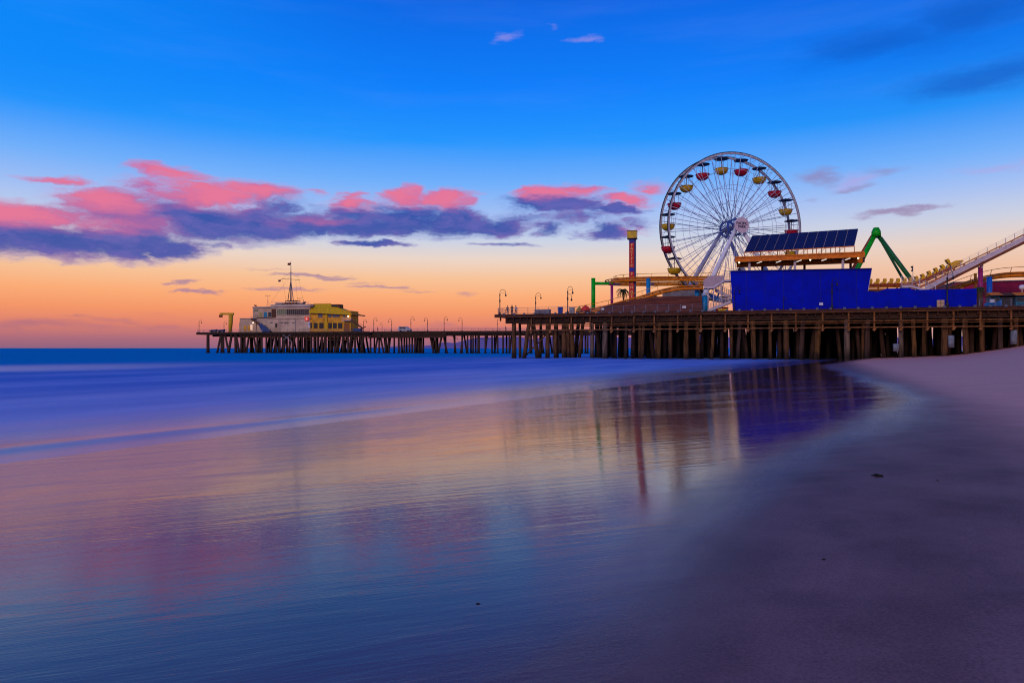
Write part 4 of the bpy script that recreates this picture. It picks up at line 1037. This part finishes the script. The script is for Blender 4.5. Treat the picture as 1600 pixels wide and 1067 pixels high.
for x0, x1, y in ((1099.5, 1113.5, 449), (1131, 1145, 438), (1139, 1150, 466)):
    mb = MB(); NP.box(mb, x0, x1, y - 1.2, y + 1.6, T0, T1 + 1); pf = mb.build('landing', M_lilac, ST)
    mb = MB(); z = NP.p(x0, y - 1.2, T0).z; A, Bq = NP.p(x0, y, T0), NP.p(x1, y, T0); A.z = Bq.z = z
    for k in (.3, .6, .9, 1.2): mb.cyl(A + Vector((0, 0, k)), Bq + Vector((0, 0, k)), .022, n=4)
    for i in range(8): q_ = A.lerp(Bq, i / 7); mb.bar(q_, q_ + Vector((0, 0, 1.2)), .035)
    mb.build('landing_rail', M_lilac, pf)
msh = MB(); P = [NP.p(a_, b_, T0 - .05) for a_, b_ in ((1100, 447.5), (1113.5, 447.5), (1131, 436.5), (1131, 431), (1107, 431), (1100, 438))]; msh.prism(P, NP.vec(0, .03)); msh.build('mesh_screen', mat('stair mesh', (.5, .36, .36, 1), .7, var=.25, scale=6), ST)
for px, y0 in ((1106.5, 450), (1115, 455), (1127, 440)):
    mb = MB(); mb.cyl(NP.g(px, T0 + .1, DZ), NP.p(px, y0, T0 + .1), .085, n=8); mb.build('post', M_lilac, ST)
mb = MB(); mb.bar(NP.p(1109, 462, 6), NP.p(1127, 470, 6), .3, .5); mb.bar(NP.p(1120, 468, 6), NP.p(1124, 455, 6), .25, .25); o = mb.build('ride_boom', mat('sky blue boom', (.02, .2, .6, 1), .4, var=.2)); own(o, NP.g(1118, 6, DZ)); o.name = 'ride_boom'; tag(o, 'sky blue machine boom seen through the pale stair', 'ride boom')
mb = MB(); NP.box(mb, 1122, 1138, 482.5, 486.5, 1.4, 1.9); mb.build('ramp_kerb', M_yellowp, ST)

# ------------------------------------------------------------------ buildings on the near pier
def block(name, label, cat, x0, x1, y0, t0, t1, m, extra=None, fr=NP, dz=DZ):
    r = thing(name, label, cat, fr.g((x0 + x1) / 2, t0, dz))
    s0_, s1_ = fr.S(x0, t0), fr.S(x1, t0); z = fr.p((x0 + x1) / 2, y0, t0).z
    mb = MB(); fr.zbox(mb, s0_, s1_, t0, t1, dz + .01, z); mb.build('wall', m, r)
    mb = MB(); fr.zbox(mb, s0_ - .15, s1_ + .15, t0 - .15, t1 + .15, z + .003, z + .16); mb.build('roof', M_grey, r)
    return r, s0_, s1_, z
r_, *_q = block('arcade_building', 'plain grey block behind the brown fence and below the orange track', 'building', 1035, 1092, 452.5, 10, 20, M_grey)
r_, a0, a1, z = block('park_hall', 'long magenta hall behind the bright blue column at the right edge', 'building', 1492, 1680, 439.5, 19, 34, M_mag)
mb = MB(); NP.zbox(mb, NP.S(1560, 18.9), NP.S(1600, 18.9), 18.85, 18.99, DZ + .3, DZ + 2.6); mb.build('shopfront', M_teal, r_)
def booth(label, x0, x1, y0, t, body, roof):
    r = thing('ticket_booth', label, 'booth', NP.g((x0 + x1) / 2, t, DZ))
    s0_, s1_ = NP.S(x0, t), NP.S(x1, t); z = NP.p((x0 + x1) / 2, y0, t).z
    mb = MB(); NP.zbox(mb, s0_, s1_, t, t + 2, DZ + .01, z); mb.build('counter', body, r)
    mb = MB(); NP.zbox(mb, s0_ + .1, s1_ - .1, t - .04, t - .003, DZ + 1.0, z - .3); mb.build('opening_panel', M_dark, r)  # dark sheet on the solid counter front, standing in for the inside
    A, Bq = NP.st(s0_ - .15, t, z + .55), NP.st(s1_ + .15, t, z + .55)
    mb = MB(); mb.prism([NP.st(s0_ - .15, t - .8, z), NP.st(s0_ - .15, t + 2.1, z + .004), NP.st(s0_ - .15, t + 1., z + .55)], NP.vec(s1_ - s0_ + .3, 0)); mb.build('awning', roof, r)
    return r
booth('teal game booth with orange awning just right of the blue column', 1548, 1563, 462, 5, M_teal, M_awn)
booth('dark game booth with brown awning between the two orange ones', 1565, 1583, 462.5, 5.5, M_dark, M_under)
booth('teal game booth with orange awning at the right edge of the photo', 1587, 1612, 462, 5, M_teal, M_awn)
mb = MB(); p = NP.p(1597, 449, 6.2); mb.lathe(p - Vector((0, 0, .35)), [(.12, -.62), (.12, .0), (.3, .06), (.42, .3), (.36, .55), (.2, .7), (.03, .74)], 14); o = mb.build('white_globe', M_white); own(o, p - Vector((0, 0, .95))); tag(o, 'white round globe on top of the rightmost orange awning', 'globe')  # plain globe set in place of a white character head, not a lamp
B = thing('kiddie_boat', 'bright blue ride boat at the railing below the blue column', 'ride boat', NP.g(1551, 2.2, DZ), NP.rz)
mb = MB(); sec = [(-1.0, .25, .5), (-.7, .42, .75), (0, .5, .7), (.7, .42, .85), (1.1, .05, 1.15)]
vs = []; fs = []
for x, hw, zt_ in sec: vs += [(x, -hw, zt_), (x, -hw * .6, .25), (x, hw * .6, .25), (x, hw, zt_)]
for i in range(4):
    for k in range(3): fs.append((4 * i + k, 4 * i + 4 + k, 4 * i + 5 + k, 4 * i + 1 + k))
    fs.append((4 * i + 3, 4 * i + 7, 4 * i + 4, 4 * i))
fs += [(0, 1, 2, 3), (19, 18, 17, 16)]
mb.add(vs, fs); o = mb.build('hull', mat('ride boat blue', (.01, .2, .65, 1), .35, var=.2)); o.parent = B
mb = MB(); mb.box((-.1, 0, .95), (.5, .5, .4)); o = mb.build('seat', M_white); o.parent = B
mb = MB(); mb.box((0, 0, .12), (1.2, .3, .24)); o = mb.build('base', M_dark); o.parent = B

# ------------------------------------------------------------------ palms
def palm(label, px, ytop, t, spread, nf, fluffy=False, name='palm_tree'):
    b_ = NP.g(px, t, DZ); topz = NP.p(px, ytop, t).z
    r = thing(name, label, 'palm tree', b_)
    h = topz - DZ; mb = MB(); pts = [b_ + Vector((.1 * math.sin(i * .7), 0, h * i / 6)) for i in range(7)]
    mb.tube(pts, [.2, .17, .15, .14, .14, .14, .1] if not fluffy else [.3, .32, .36, .4, .42, .42, .3], 9); mb.build('trunk', M_trunk, r)
    top = pts[-1]; mb = MB()
    for k in range(nf):
        a_ = 2 * math.pi * k / nf * 2.4 + random.uniform(-.2, .2); lift_ = random.uniform(-.5, 1.0); L = spread * random.uniform(.8, 1.1)
        c_ = []
        for j in range(8):
            q_ = j / 7.; c_.append(top + Vector((math.cos(a_) * L * q_ * (1 - .25 * q_), math.sin(a_) * L * q_ * (1 - .25 * q_), L * (lift_ * q_ * .7 - .95 * q_ * q_))))
        mb.tube(c_, [.03] * 7 + [.01], 4)
        for j in range(1, 8):
            for m_ in range(2):
                q_ = c_[j - 1].lerp(c_[j], (m_ + .5) / 2); d_ = (c_[j] - c_[j - 1]).normalized(); sd_ = d_.cross(WZ).normalized()
                for sg_ in (-1, 1):
                    tip = q_ + sd_ * sg_ * L * .22 * (1.15 - j / 8) + d_ * L * .14 + Vector((0, 0, -L * random.uniform(.06, .16)))
                    mb.add([q_ - d_ * .05, q_ + d_ * .06, tip], [(0, 1, 2)])
    mb.build('crown', M_leaf, r)
palm('small palm with drooping crown left of the red ride tower', 974, 453, 14, 1.55, 26)
palm('stubby palm with brown skirt between purple and blue columns', 1530, 450, 4, 1.2, 26, True)
palm('low green palm behind the blue column at the brown fence', 1024, 463, 8, .9, 16)

# ------------------------------------------------------------------ fishing pier
fp = thing('fishing_pier', 'long low timber pier on dark piles reaching out to sea with the yellow restaurant', 'pier', FP.st(0, 0, 0))
sP, sE = FP.S(577, 0), FP.S(1120, 0)
mb = MB(); FP.zbox(mb, 0, sP, .15, 24, FDZ - .5, FDZ); FP.zbox(mb, sP, sE, 2, 14, FDZ - .5, FDZ); mb.build('deck', M_deck, fp)
mb = MB(); FP.zbox(mb, -.3, sP, -.1, .147, FDZ - .75, FDZ + .1); FP.zbox(mb, -.3, -.003, .15, 24, FDZ - .75, FDZ + .1); FP.zbox(mb, sP, sE, 1.8, 1.997, FDZ - .75, FDZ + .1); mb.build('fascia', M_beam, fp)
mb = MB(); FP.zbox(mb, FP.S(372, 0), sP, .5, .9, FDZ - 1.5, FDZ - .503); FP.zbox(mb, sP, sE, 2.3, 2.7, FDZ - 1.4, FDZ - .503)
for t in (6, 12, 18): FP.zbox(mb, 2, sP, t, t + .4, FDZ - 1.4, FDZ - .503)
FP.zbox(mb, sP, sE, 10, 10.4, FDZ - 1.4, FDZ - .503)
mb.build('girder', M_beam, fp)
mb = MB(); FP.zbox(mb, FP.S(575, 1), FP.S(697, 1), -.6, 1.6, 5.3, 5.5); FP.zbox(mb, FP.S(575, 1), FP.S(697, 1), -.7, -.603, 5.2, 5.55); mb.build('lower_deck', M_fascia, fp)
mb = MB(); FP.zbox(mb, FP.S(575, 1), FP.S(697, 1), 1.3, 1.6, 5.5, FDZ - .76); mb.build('lower_wall', M_beam, fp)
railing(0, sP, .2, FDZ, 1.1, 2.4, fp, FP, 3); railing(sP, sE, 2.2, FDZ, 1.1, 2.4, fp, FP, 3); railing(sP, sE, 13.6, FDZ, 1.1, 2.4, fp, FP, 2)
npile = 0; rest = MB()
def fpile(s, t, r, ls=0, z=FDZ - .9):
    global npile
    a_ = FP.st(s + ls, t, -1.5); b_ = FP.st(s, t, z)
    mb_ = MB() if npile < 99 else rest
    mb_.tube([a_, a_.lerp(b_, .22), a_.lerp(b_, .27), b_], [r * 1.35, r * 1.3, r, r * .92], 8)
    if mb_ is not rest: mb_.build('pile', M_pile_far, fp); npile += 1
for px, ls, r in ((325, 0, .6), (345, -1.8, .4), (346, 0, .38), (349, 0, .42), (352, 1.7, .4), (362, -1.6, .5), (368, .2, .55), (369, 1.6, .4)): fpile(FP.S(px, .7), .7, r, ls)
px = 377
while px < 575:
    fpile(FP.S(px, .7), .7, random.uniform(.34, .46), random.choice([0, 0, -1.5, 1.5, .2])); px += random.uniform(4.5, 8)
for px, ls in ((579, 0), (591, -1.6), (592.5, 0), (593.5, 1.8)): fpile(FP.S(px, 1), 1., .33, ls)
px = 603
while px < 700:
    for k in range(random.choice([2, 3])): fpile(FP.S(px + k * 3.4, 1), 1. + k * .6, .36, 0 if px < 665 else random.choice([-1.4, 0, 1.4]), 5.25)
    px += 17 + random.uniform(-4, 4)
px = 722
while px < 960:
    fpile(FP.S(px, 2.6), 2.6, .3, 0); px += 8.8 + random.uniform(-1.5, 1.5)
for t in (6, 12, 18, 23):
    px = 380
    while px < 572: fpile(FP.S(px, t), t, .36, random.choice([0, 0, -1.4, 1.4])); px += random.uniform(9, 15)
px = 585
while px < 960: fpile(FP.S(px, 10), 10, .3, random.choice([0, 0, 0, 1.2])); px += 17 + random.uniform(-4, 4)
px = 600
while px < 960: fpile(FP.S(px, 5), 5, .3, random.choice([0, 0, -1., .9])); px += 13 + random.uniform(-4, 4)
if rest.v: rest.build('pile', M_pile_far, fp, kind='stuff')
for y, x0, x1 in ((527, 372, 572), (531, 480, 560)):
    mb = MB(); mb.bar(FP.p(x0, y, .9), FP.p(x1, y, .9), .16, .2); mb.build('pipe', M_rust, fp)
for a_, b_ in (((440, 521), (456, 534)), ((456, 521), (442, 532)), ((700, 522), (716, 530)), ((735, 530), (770, 530))):
    mb = MB(); mb.bar(FP.p(*a_, .3), FP.p(*b_, .3), .14); mb.build('brace', M_steel if a_[0] < 500 else M_pile_far, fp)

# crane
CR = thing('deck_crane', 'yellow steel deck crane with a hook arm at the end of the fishing pier', 'crane', FP.g(360, 1.5, FDZ))
p0 = FP.p(359.5, 520, 1.5); p1 = FP.p(361, 491, 1.5)
mb = MB(); mb.tube([p0, p0.lerp(p1, .5), p1], [.55, .75, .8], 12); mb.build('post', M_crane, CR)
mb = MB(); mb.bar(FP.p(365, 490.5, 1.5), FP.p(344, 490.5, 1.5), .6, .75); mb.build('arm', M_crane, CR)
mb = MB(); mb.box(FP.p(345, 494, 1.5), (1.1, .7, .9)); mb.build('winch', M_carred, CR)
mb = MB(); mb.cyl(p0 - Vector((0, 0, .1)), p0 + Vector((0, 0, .25)), .95, n=14); mb.build('base', M_crane, CR)
for i, px in enumerate((334.5, 346.5)):
    r = thing('dinghy', ('dark inflatable dinghy under a cover at the pier end, left of two', 'dark inflatable dinghy under a cover beside the yellow crane, right of two')[i], 'dinghy', FP.g(px, 3, FDZ), FP.rz, 'covered dinghies')
    vs = []; fs = []; secs = [(-1.35, .5, .75), (-.9, .8, .8), (0, .9, .78), (.8, .7, .9), (1.35, .1, 1.1)]
    for x, hw, z in secs: vs += [(x, -hw, z), (x, -hw * .8, .35), (x, 0, .25), (x, hw * .8, .35), (x, hw, z), (x, 0, z + .3)]
    for k in range(4):
        for j in range(6): fs.append((6 * k + j, 6 * k + 6 + j, 6 * k + 6 + (j + 1) % 6, 6 * k + (j + 1) % 6))
    fs += [tuple(range(6)), tuple(reversed(range(24, 30)))]
    mb = MB(); mb.add(vs, fs, False); o = mb.build('hull', M_tarp); o.parent = r
    mb = MB(); mb.tube([(-1.4, -.85, .7), (-.6, -.95, .72), (.5, -.85, .78), (1.4, 0, 1.05), (.5, .85, .78), (-.6, .95, .72), (-1.4, .85, .7)], .16, 7); o = mb.build('float_tube', M_dark); o.parent = r
    for x in (-.9, .8):
        mb = MB(); mb.box((x, 0, .15), (.2, 1.4, .3)); o = mb.build('cradle', M_steel); o.parent = r

# harbour office
HO = thing('harbour_office', 'pale two storey office block with a window band and mast on its roof', 'building', FP.g(440, 4, FDZ))
def fb(x0, x1, y0, y1, t0, t1, name, m, parent=HO):
    mb = MB(); FP.box(mb, x0, x1, y0, y1, t0, t1); return mb.build(name, m, parent)
fb(401, 484, 497.3, 519.3, 3, 14, 'wall', M_cream2)
P = [FP.p(a_, b_, 2.6) for a_, b_ in ((374, 519.5), (373.5, 508), (375, 498), (391, 498), (400, 505), (400.8, 519.3))]
mb = MB(); mb.prism(P, FP.vec(0, 8)); mb.build('annex_wall', M_cream, HO)
fb(374, 392.5, 497.2, 498, 2.4, 10.5, 'annex_roof', M_grey)
fb(395, 424, 481, 497.2, 5, 13, 'upper_wall', M_cream)
fb(394, 425, 479, 480.9, 4.6, 13.4, 'roof_slab', M_cream2)
fb(424.2, 484, 479.5, 497.2, 3.2, 14, 'upper_wall', M_cream2)
fb(422.5, 485, 475.5, 479.4, 2.7, 14.4, 'roof_slab', M_cream2)
fb(417, 486, 496.9, 498.2, 2.75, 2.99, 'ledge_and_shade', M_cream)
for i in range(16):
    x = 432.3 + i * 3.17
    fb(x, x + 2.5, 483.2, 492, 3.12, 3.19, 'window', M_glassg if i < 5 else M_glass)
fb(431.5, 483.5, 482.2, 483, 3.05, 3.19, 'window_frame', M_cream); fb(431.5, 483.5, 492.3, 493, 3.05, 3.19, 'window_frame', M_cream)
fb(397, 403, 484, 486.5, 4.93, 4.99, 'window', M_glassg); fb(404.5, 409, 488, 496.8, 4.93, 4.99, 'window', mat('yellow blind', (.5, .4, .12, 1), .7)); fb(412.3, 417, 488, 496.8, 4.9, 4.99, 'window', M_cyan); fb(419, 424, 488, 495, 4.9, 4.99, 'window', M_glass)
fb(424.4, 431, 482.5, 496.5, 3.1, 3.19, 'recess_panel', M_under)  # flat dark panel on the wall face, painted shade of a recess
fb(401, 424, 496.2, 497.6, 2.95, 2.99, 'ledge_and_shade', M_under)  # thin dark strip standing in for cast shade along the terrace edge
mb = MB()
for k in range(10): mb.bar(FP.p(396 + k * 3.1, 497.2, 3.2), FP.p(396 + k * 3.1, 492.5, 3.2), .06)
for y in (492.5, 494.8): mb.bar(FP.p(396, y, 3.2), FP.p(424, y, 3.2), .07)
mb.build('terrace_rail', M_grey, HO)
for x0, x1 in ((430, 441), (447, 452), (466, 470)):
    fb(x0, x1, 473.2, 475.4, 6, 9, 'roof_unit', M_grey)
fb(428.5, 434.5, 503, 519, 2.9, 2.99, 'recess_panel', M_cream)
fb(430, 433, 505.5, 512, 2.83, 2.897, 'door', M_glass)
for x0, x1 in ((422, 426), (438.5, 442), (444, 450.5), (456.5, 460)): fb(x0, x1, 503.6, 504.7, 2.93, 2.99, 'vent', M_dark)
for x in (437, 461.5): fb(x, x + .5, 498.3, 519, 2.9, 2.99, 'downpipe', M_grey)
for x0, x1 in ((381, 384.5), (387, 390)): fb(x0, x1, 509, 517.5, 2.53, 2.59, 'door', M_tan)
fb(391, 394.5, 507, 516, 2.53, 2.59, 'lit_window', mat('warm lit window', (.9, .6, .4, 1), .5, emit=(1, .6, .35, .5)))
rs = fb(476, 482, 495, 501, 2.55, 2.7, 'emblem_sign', M_signred)
mb = MB(); FP.box(mb, 478.6, 479.5, 496, 500.2, 2.5, 2.547); FP.box(mb, 477.2, 480.9, 497.5, 498.4, 2.45, 2.497); mb.build('emblem', mat('emblem white', (.9, .5, .4, 1), .5, emit=(1, .5, .4, .3)), rs)
bs = fb(481.5, 484.5, 503.5, 511.5, 2.8, 2.9, 'notice', M_white); mb = MB(); FP.box(mb, 482.3, 483.7, 505, 508, 2.75, 2.797); mb.build('notice_mark', M_tblue, bs)
# roof rail, platform
mb = MB()
for k in range(14):
    x = 425 + k * 4.4; mb.bar(FP.p(x, 475.6, 3), FP.p(x, 471.8, 3), .05)
mb.bar(FP.p(425, 471.8, 3), FP.p(483, 471.8, 3), .07); mb.build('roof_rail', M_lilac, HO)
fb(444.5, 463, 472.5, 475.4, 5, 9, 'roof_plinth', M_under)
# outside stair with blue tarpaulin
mb = MB(); A, Bq = FP.p(392, 498.5, 1.8), FP.p(422, 518.5, 1.8); bk = FP.vec(0, .7); mb.bar(A, Bq, .12, .5); mb.bar(A + bk, Bq + bk, .12, .5)
for i in range(14): q_ = A.lerp(Bq, (i + .5) / 14); mb.bar(q_ + bk * .05, q_ + bk * .95, .3, .05)
sx_ = mb.build('outside_stair', M_under, HO)
mb = MB()
for k in (.6, 1.1): mb.cyl(A + Vector((0, 0, k)), Bq + Vector((0, 0, k)), .04, n=5)
for i in range(9): q_ = A.lerp(Bq, i / 8); mb.bar(q_, q_ + Vector((0, 0, 1.1)), .05)
mb.build('stair_rail', M_grey, sx_)
mb = MB(); P = [FP.p(a_, b_, 1.5) for a_, b_ in ((404, 508), (408, 505), (421, 516), (422, 519.2), (410, 519.2))]; mb.prism(P, FP.vec(0, .1)); mb.build('tarpaulin', M_tarp, HO)
fl = FP.p(395.5, 505, 1.3); mb = MB(); mb.lathe(fl, [(.05, 0), (.2, .08), (.2, .28), (.05, .36)], 8); mb.build('wall_lamp', M_lit, HO)
# signal mast on the roof
MS = thing('signal_mast', 'tall white signal mast with crossarm and two flags on the office roof', 'mast', FP.p(455, 472.4, 7))
fb(445.5, 463.5, 469.6, 470.3, 5.5, 8.5, 'platform', M_dark, MS)
mb = MB()
for x in (446, 452, 459, 463): mb.bar(FP.p(x, 470.3, 6), FP.p(x, 472.5, 6), .12)
mb.build('platform_leg', M_dark, MS)
top = FP.p(454.5, 408, 7); mid = FP.p(454.5, 437, 7)
mb = MB(); mb.tube([FP.p(454.5, 470, 7), mid, top], [.28, .2, .07], 8); mb.build('pole', M_grey, MS)
for x, t in ((449.8, 6), (458.3, 6), (454.5, 8.5)):
    mb = MB(); mb.cyl(FP.p(x, 470, t), mid, .15, .1, 8); mb.build('leg', M_dark if x < 452 else M_grey, MS)
mb = MB(); mb.bar(FP.p(439.5, 435.5, 7), FP.p(468.5, 437.5, 7), .12); mb.bar(FP.p(452, 426, 7), FP.p(457, 426, 7), .12); mb.build('crossarm', M_dark, MS)
mb = MB()
for a_, b_ in (((454.5, 425), (440, 436)), ((454.5, 425), (468, 437)), ((441, 436), (447, 471)), ((467, 437), (475, 475)), ((454.5, 430), (420, 477)), ((462, 437), (465, 472))): mb.cyl(FP.p(*a_, 7), FP.p(*b_, 7), .022, n=4)
mb.build('stays', M_dark, MS)
def flag(x, y, wpx, hpx, m):
    mb = MB(); vs = []; fs = []
    for i in range(6):
        k = i / 5
        for j in (0, 1): vs.append(FP.p(x - wpx * k, y + hpx * j + 1.5 * k + .5 * math.sin(k * 5), 7 + .2 * math.sin(k * 6)))
    for i in range(5): fs.append((2 * i, 2 * i + 2, 2 * i + 3, 2 * i + 1))
    mb.add(vs, fs); mb.build('flag', m, MS)
flag(454.3, 410, 5, 3.6, M_flag); flag(438.9, 436.3, 4.2, 3.2, mat('striped flag', (.25, .1, .1, 1), .8, var=.5, scale=4))
for px, y0, y1, lab in ((418.5, 461, 478.8, 'thin tripod antenna with crossbar on the left part of the office roof'), (468.5, 465, 475.3, 'short whip antenna on the office roof right of the mast')):
    r = thing('antenna', lab, 'antenna', FP.p(px, y1, 6)); mb = MB(); mb.cyl(FP.p(px, y1, 6), FP.p(px, y0, 6), .05, n=5)
    if px < 450:
        mb.cyl(FP.p(px - 2.5, y1, 6), FP.p(px, 468, 6), .03, n=4); mb.cyl(FP.p(px + 2.5, y1, 6), FP.p(px, 468, 6), .03, n=4)
    mb.build('mast', M_rail, r)
    mb = MB(); mb.bar(FP.p(px - 3.3, y0 + 1.5, 6), FP.p(px + 3.3, y0 + 1.5, 6), .06)
    for dx_ in (-3.3, 3.3): mb.lathe(FP.p(px + dx_, y0 + 1.4, 6), [(.1, 0), (.12, .2), (.04, .3)], 6)
    mb.build('crossbar', M_dark, r)
r = thing('searchlight', 'dark searchlight on a stand at the right end of the office roof', 'searchlight', FP.p(475.5, 475.4, 5))
mb = MB(); mb.cyl(FP.p(475.5, 475.4, 5), FP.p(475.5, 473, 5), .12, n=6); mb.build('stand', M_dark, r)
mb = MB(); mb.cyl(FP.p(473.5, 474, 5), FP.p(477.5, 472, 5), .38, .3, 10); mb.build('drum', M_dark, r)
mb = MB(); mb.bar(FP.p(475, 471.5, 5), FP.p(474, 468.5, 5), .1); mb.bar(FP.p(476, 473.5, 5), FP.p(482, 474, 5), .08); mb.build('bracket', M_dark, r)
r = thing('searchlight', 'dark camera head at the left corner of the office roof', 'searchlight', FP.p(398.5, 478.8, 5))
mb = MB(); mb.cyl(FP.p(399.5, 478.8, 5), FP.p(399.5, 477.5, 5), .1, n=6); mb.build('stand', M_dark, r)
mb = MB(); mb.cyl(FP.p(397.2, 477, 5), FP.p(400.5, 478, 5), .2, .3, 8); mb.build('drum', M_carred, r)

# restaurant
RS = thing('restaurant', 'ochre two storey restaurant with yellow hipped roof and outside stair', 'building', FP.g(520, 3, FDZ))
T = 3.2
fb(484.8, 548, 486, 519.3, T, 9.5, 'wall', M_tan, RS)
rf = [FP.p(481.5, 485.5, T - 1), FP.p(517, 486.5, T - 1), FP.p(559, 490.5, T - 1)]
zE = rf[0].z; e0, e1 = FP.S(482.5, T - 1), FP.S(550, T - 1)
zE = FP.p(515, 487, T - 1).z; zR = FP.p(500, 474.8, 6.5).z
r0, r1 = FP.S(490, 6.5), FP.S(516, 6.5)
V_ = [FP.st(e0, T - 1, zE), FP.st(e1, T - 1, zE - .9), FP.st(e1, 10.5, zE - .9), FP.st(e0, 10.5, zE), FP.st(r0, 6.5, zR), FP.st(r1, 6.5, zR)]
mb = MB(); dn = Vector((0, 0, -.3))
mb.add(V_ + [v + dn for v in V_[:4]], [(0, 1, 5, 4), (1, 2, 5), (2, 3, 4, 5), (3, 0, 4), (9, 8, 7, 6), (0, 6, 7, 1), (1, 7, 8, 2), (2, 8, 9, 3), (3, 9, 6, 0)])
roof = mb.build('roof', M_roofy, RS)
mb = MB(); mb.bar(V_[0] + Vector((0, 0, -.2)) + FP.vec(0, -.12), V_[1] + Vector((0, 0, -.2)) + FP.vec(0, -.12), .14, .3); mb.build('gutter', M_yellowp, roof)
fb(489.5, 515.5, 474.4, 475.6, 6.2, 6.8, 'ridge', M_yellowp, roof)
mb = MB(); FP.box(mb, 517.5, 530.5, 475.5, 482, 5, 8); mb.build('dormer', M_under, roof)
mb = MB(); FP.box(mb, 519, 526, 476.5, 479.5, 4.9, 4.99); mb.build('dormer_vent', M_glass, roof)
for k in range(2):
    mb = MB(); mb.bar(V_[1] + FP.vec(-.5, .4 + 4.5 * k, -.1), FP.p(569 + 1.5 * k, 493.5, T - .6 + 4.5 * k), .32, .4); mb.build('rafter', M_under, RS)
fb(507.5, 510.8, 487.5, 519.2, T - .35, T - .01, 'pillar', M_yellowp, RS)
for x0, x1 in ((486, 487.5), (490.5, 496), (499, 505.5), (513, 518.5), (520.5, 526), (528.5, 534.5)): fb(x0, x1, 504.5, 513.2, T - .1, T - .02, 'window', M_glass, RS)
for x0 in (488.7, 497, 506, 511.5, 519, 527): fb(x0, x0 + 1.1, 503.6, 519.2, T - .16, T - .02, 'pilaster', M_yellowp, RS)
for x0, x1 in ((497, 503.8), (512.5, 517.7), (519.3, 524.5), (525.3, 530.5), (536.5, 539.5), (541.5, 544)): fb(x0, x1, 488.8, 496, T - .1, T - .02, 'window', mat('grey pane', (.16, .15, .17, 1), .25, var=.3), RS)  # upper panes in a paler grey than the ground floor glass
fb(534, 550, 500.2, 501.2, T - 1.6, T - .02, 'balcony', M_lilac, RS)
mb = MB()
for i in range(10): mb.bar(FP.p(534 + i * 1.75, 500.3, T - 1.6), FP.p(534 + i * 1.75, 496.5, T - 1.6), .06)
mb.bar(FP.p(534, 496.5, T - 1.6), FP.p(550, 496.5, T - 1.6), .09); mb.build('balcony_rail', M_lilac, RS)
mb = MB(); mb.bar(FP.p(549, 500.5, T - 1.7), FP.p(566, 512.5, T - 1.7), .5, .5); mb.bar(FP.p(549, 496.8, T - 1.7), FP.p(566, 508.5, T - 1.7), .08); mb.build('outside_stair', M_under, RS)
mb = MB(); mb.bar(FP.p(560, 515.5, T - 1.7), FP.p(571, 510.5, T - 1.7), .9, .18); mb.bar(FP.p(566, 513, T - 1.7), FP.g(566, T - 1.7, FDZ), .2); mb.build('stair_awning', M_under, RS)
fb(537.5, 546, 505, 519, T - .1, T - .02, 'door', mat('wood door', (.3, .11, .03, 1), .6), RS)
mb = MB(); mb.lathe(FP.p(544, 495, T - .4), [(.06, 0), (.22, .1), (.22, .3), (.06, .4)], 8); mb.build('wall_lamp', M_lit, RS)
mb = MB(); FP.box(mb, 552, 563, 513, 519, 1., 2.4); o = mb.build('storage_box', M_tarp); own(o, FP.g(557, 1.5, FDZ)); tag(o, 'dark blue covered stack below the outside stair of the restaurant', 'storage box')
# van
VN = thing('parked_van', 'white van parked on the fishing pier walkway among the lamp posts', 'van', FP.g(633, 8, FDZ), FP.rz)
mb = MB(); pr = [(-2.2, .35), (2.15, .35), (2.3, .75), (2.2, 1.05), (1.45, 1.2), (.8, 1.9), (-2.05, 1.95), (-2.25, 1.6)]
mb.prism([Vector((x, -.9, z)) for x, z in pr], (0, 1.8, 0)); o = mb.build('body', mat('van paint', (.42, .42, .48, 1), .35, var=.1)); o.parent = VN
for x0, x1, z0, z1 in ((-1.9, -.75, 1.2, 1.75), (-.65, .5, 1.2, 1.75)):
    mb = MB(); mb.box(((x0 + x1) / 2, -.91, (z0 + z1) / 2), (x1 - x0, .03, z1 - z0)); o = mb.build('window', M_glass); o.parent = VN
for x in (-1.4, 1.4):
    for y in (-.82, .82):
        mb = MB(); mb.cyl((x, y - .12, .34), (x, y + .12, .34), .34, n=14); o = mb.build('wheel', M_tyre); o.parent = VN
mb = MB(); mb.cyl(FP.g(623, 2.6, FDZ - 1.2), FP.p(623.5, 512, 2.6), .16, n=8); o = mb.build('marker_post', M_white); own(o, FP.g(623, 2.6, FDZ - 1.2)); tag(o, 'short white marker post on the walkway edge left of the van', 'post')

# ------------------------------------------------------------------ kelp scraps and pebbles on the sand
def ground(px, py):
    k = (px - 800) / F; e_ = (py - HY) / F; Y = 5.
    for _ in range(60):
        d_ = ED.x * k * Y + ED.y * Y + D0; Y = (CZ - max(0, sand_z(d_))) / e_
    d_ = ED.x * k * Y + ED.y * Y + D0
    return Vector((k * Y, Y, sand_z(d_)))
def kelp(px, py, size, lab):
    p = ground(px, py); mb = MB()
    for k in range(9):
        a_ = random.uniform(0, 6.28); L = size * random.uniform(.5, 1.)
        c_ = [p + Vector((math.cos(a_ + j * .5) * L * j / 4, math.sin(a_ + j * .5) * L * j / 4, size * (.05 + .28 * abs(math.sin(j * 1.3 + k)) * (1 - j / 5)))) for j in range(5)]
        mb.tube(c_, [size * .09, size * .11, size * .08, size * .06, size * .02], 5)
    o = mb.build('kelp_clump', M_kelp); own(o, p); tag(o, lab, 'kelp', 'kelp scraps on the beach'); return o
kelp(1370, 744, .075, 'largest dark kelp clump, on the damp sand below the end of the blue wall')
kelp(1287, 874, .018, 'small dark kelp scrap on the sand midway below the largest clump')
kelp(747, 943, .016, 'small brownish kelp scrap on the dark wet sand near the bottom centre')
kelp(1465, 751, .022, 'thin dark kelp scrap on the damp sand right of the largest clump')
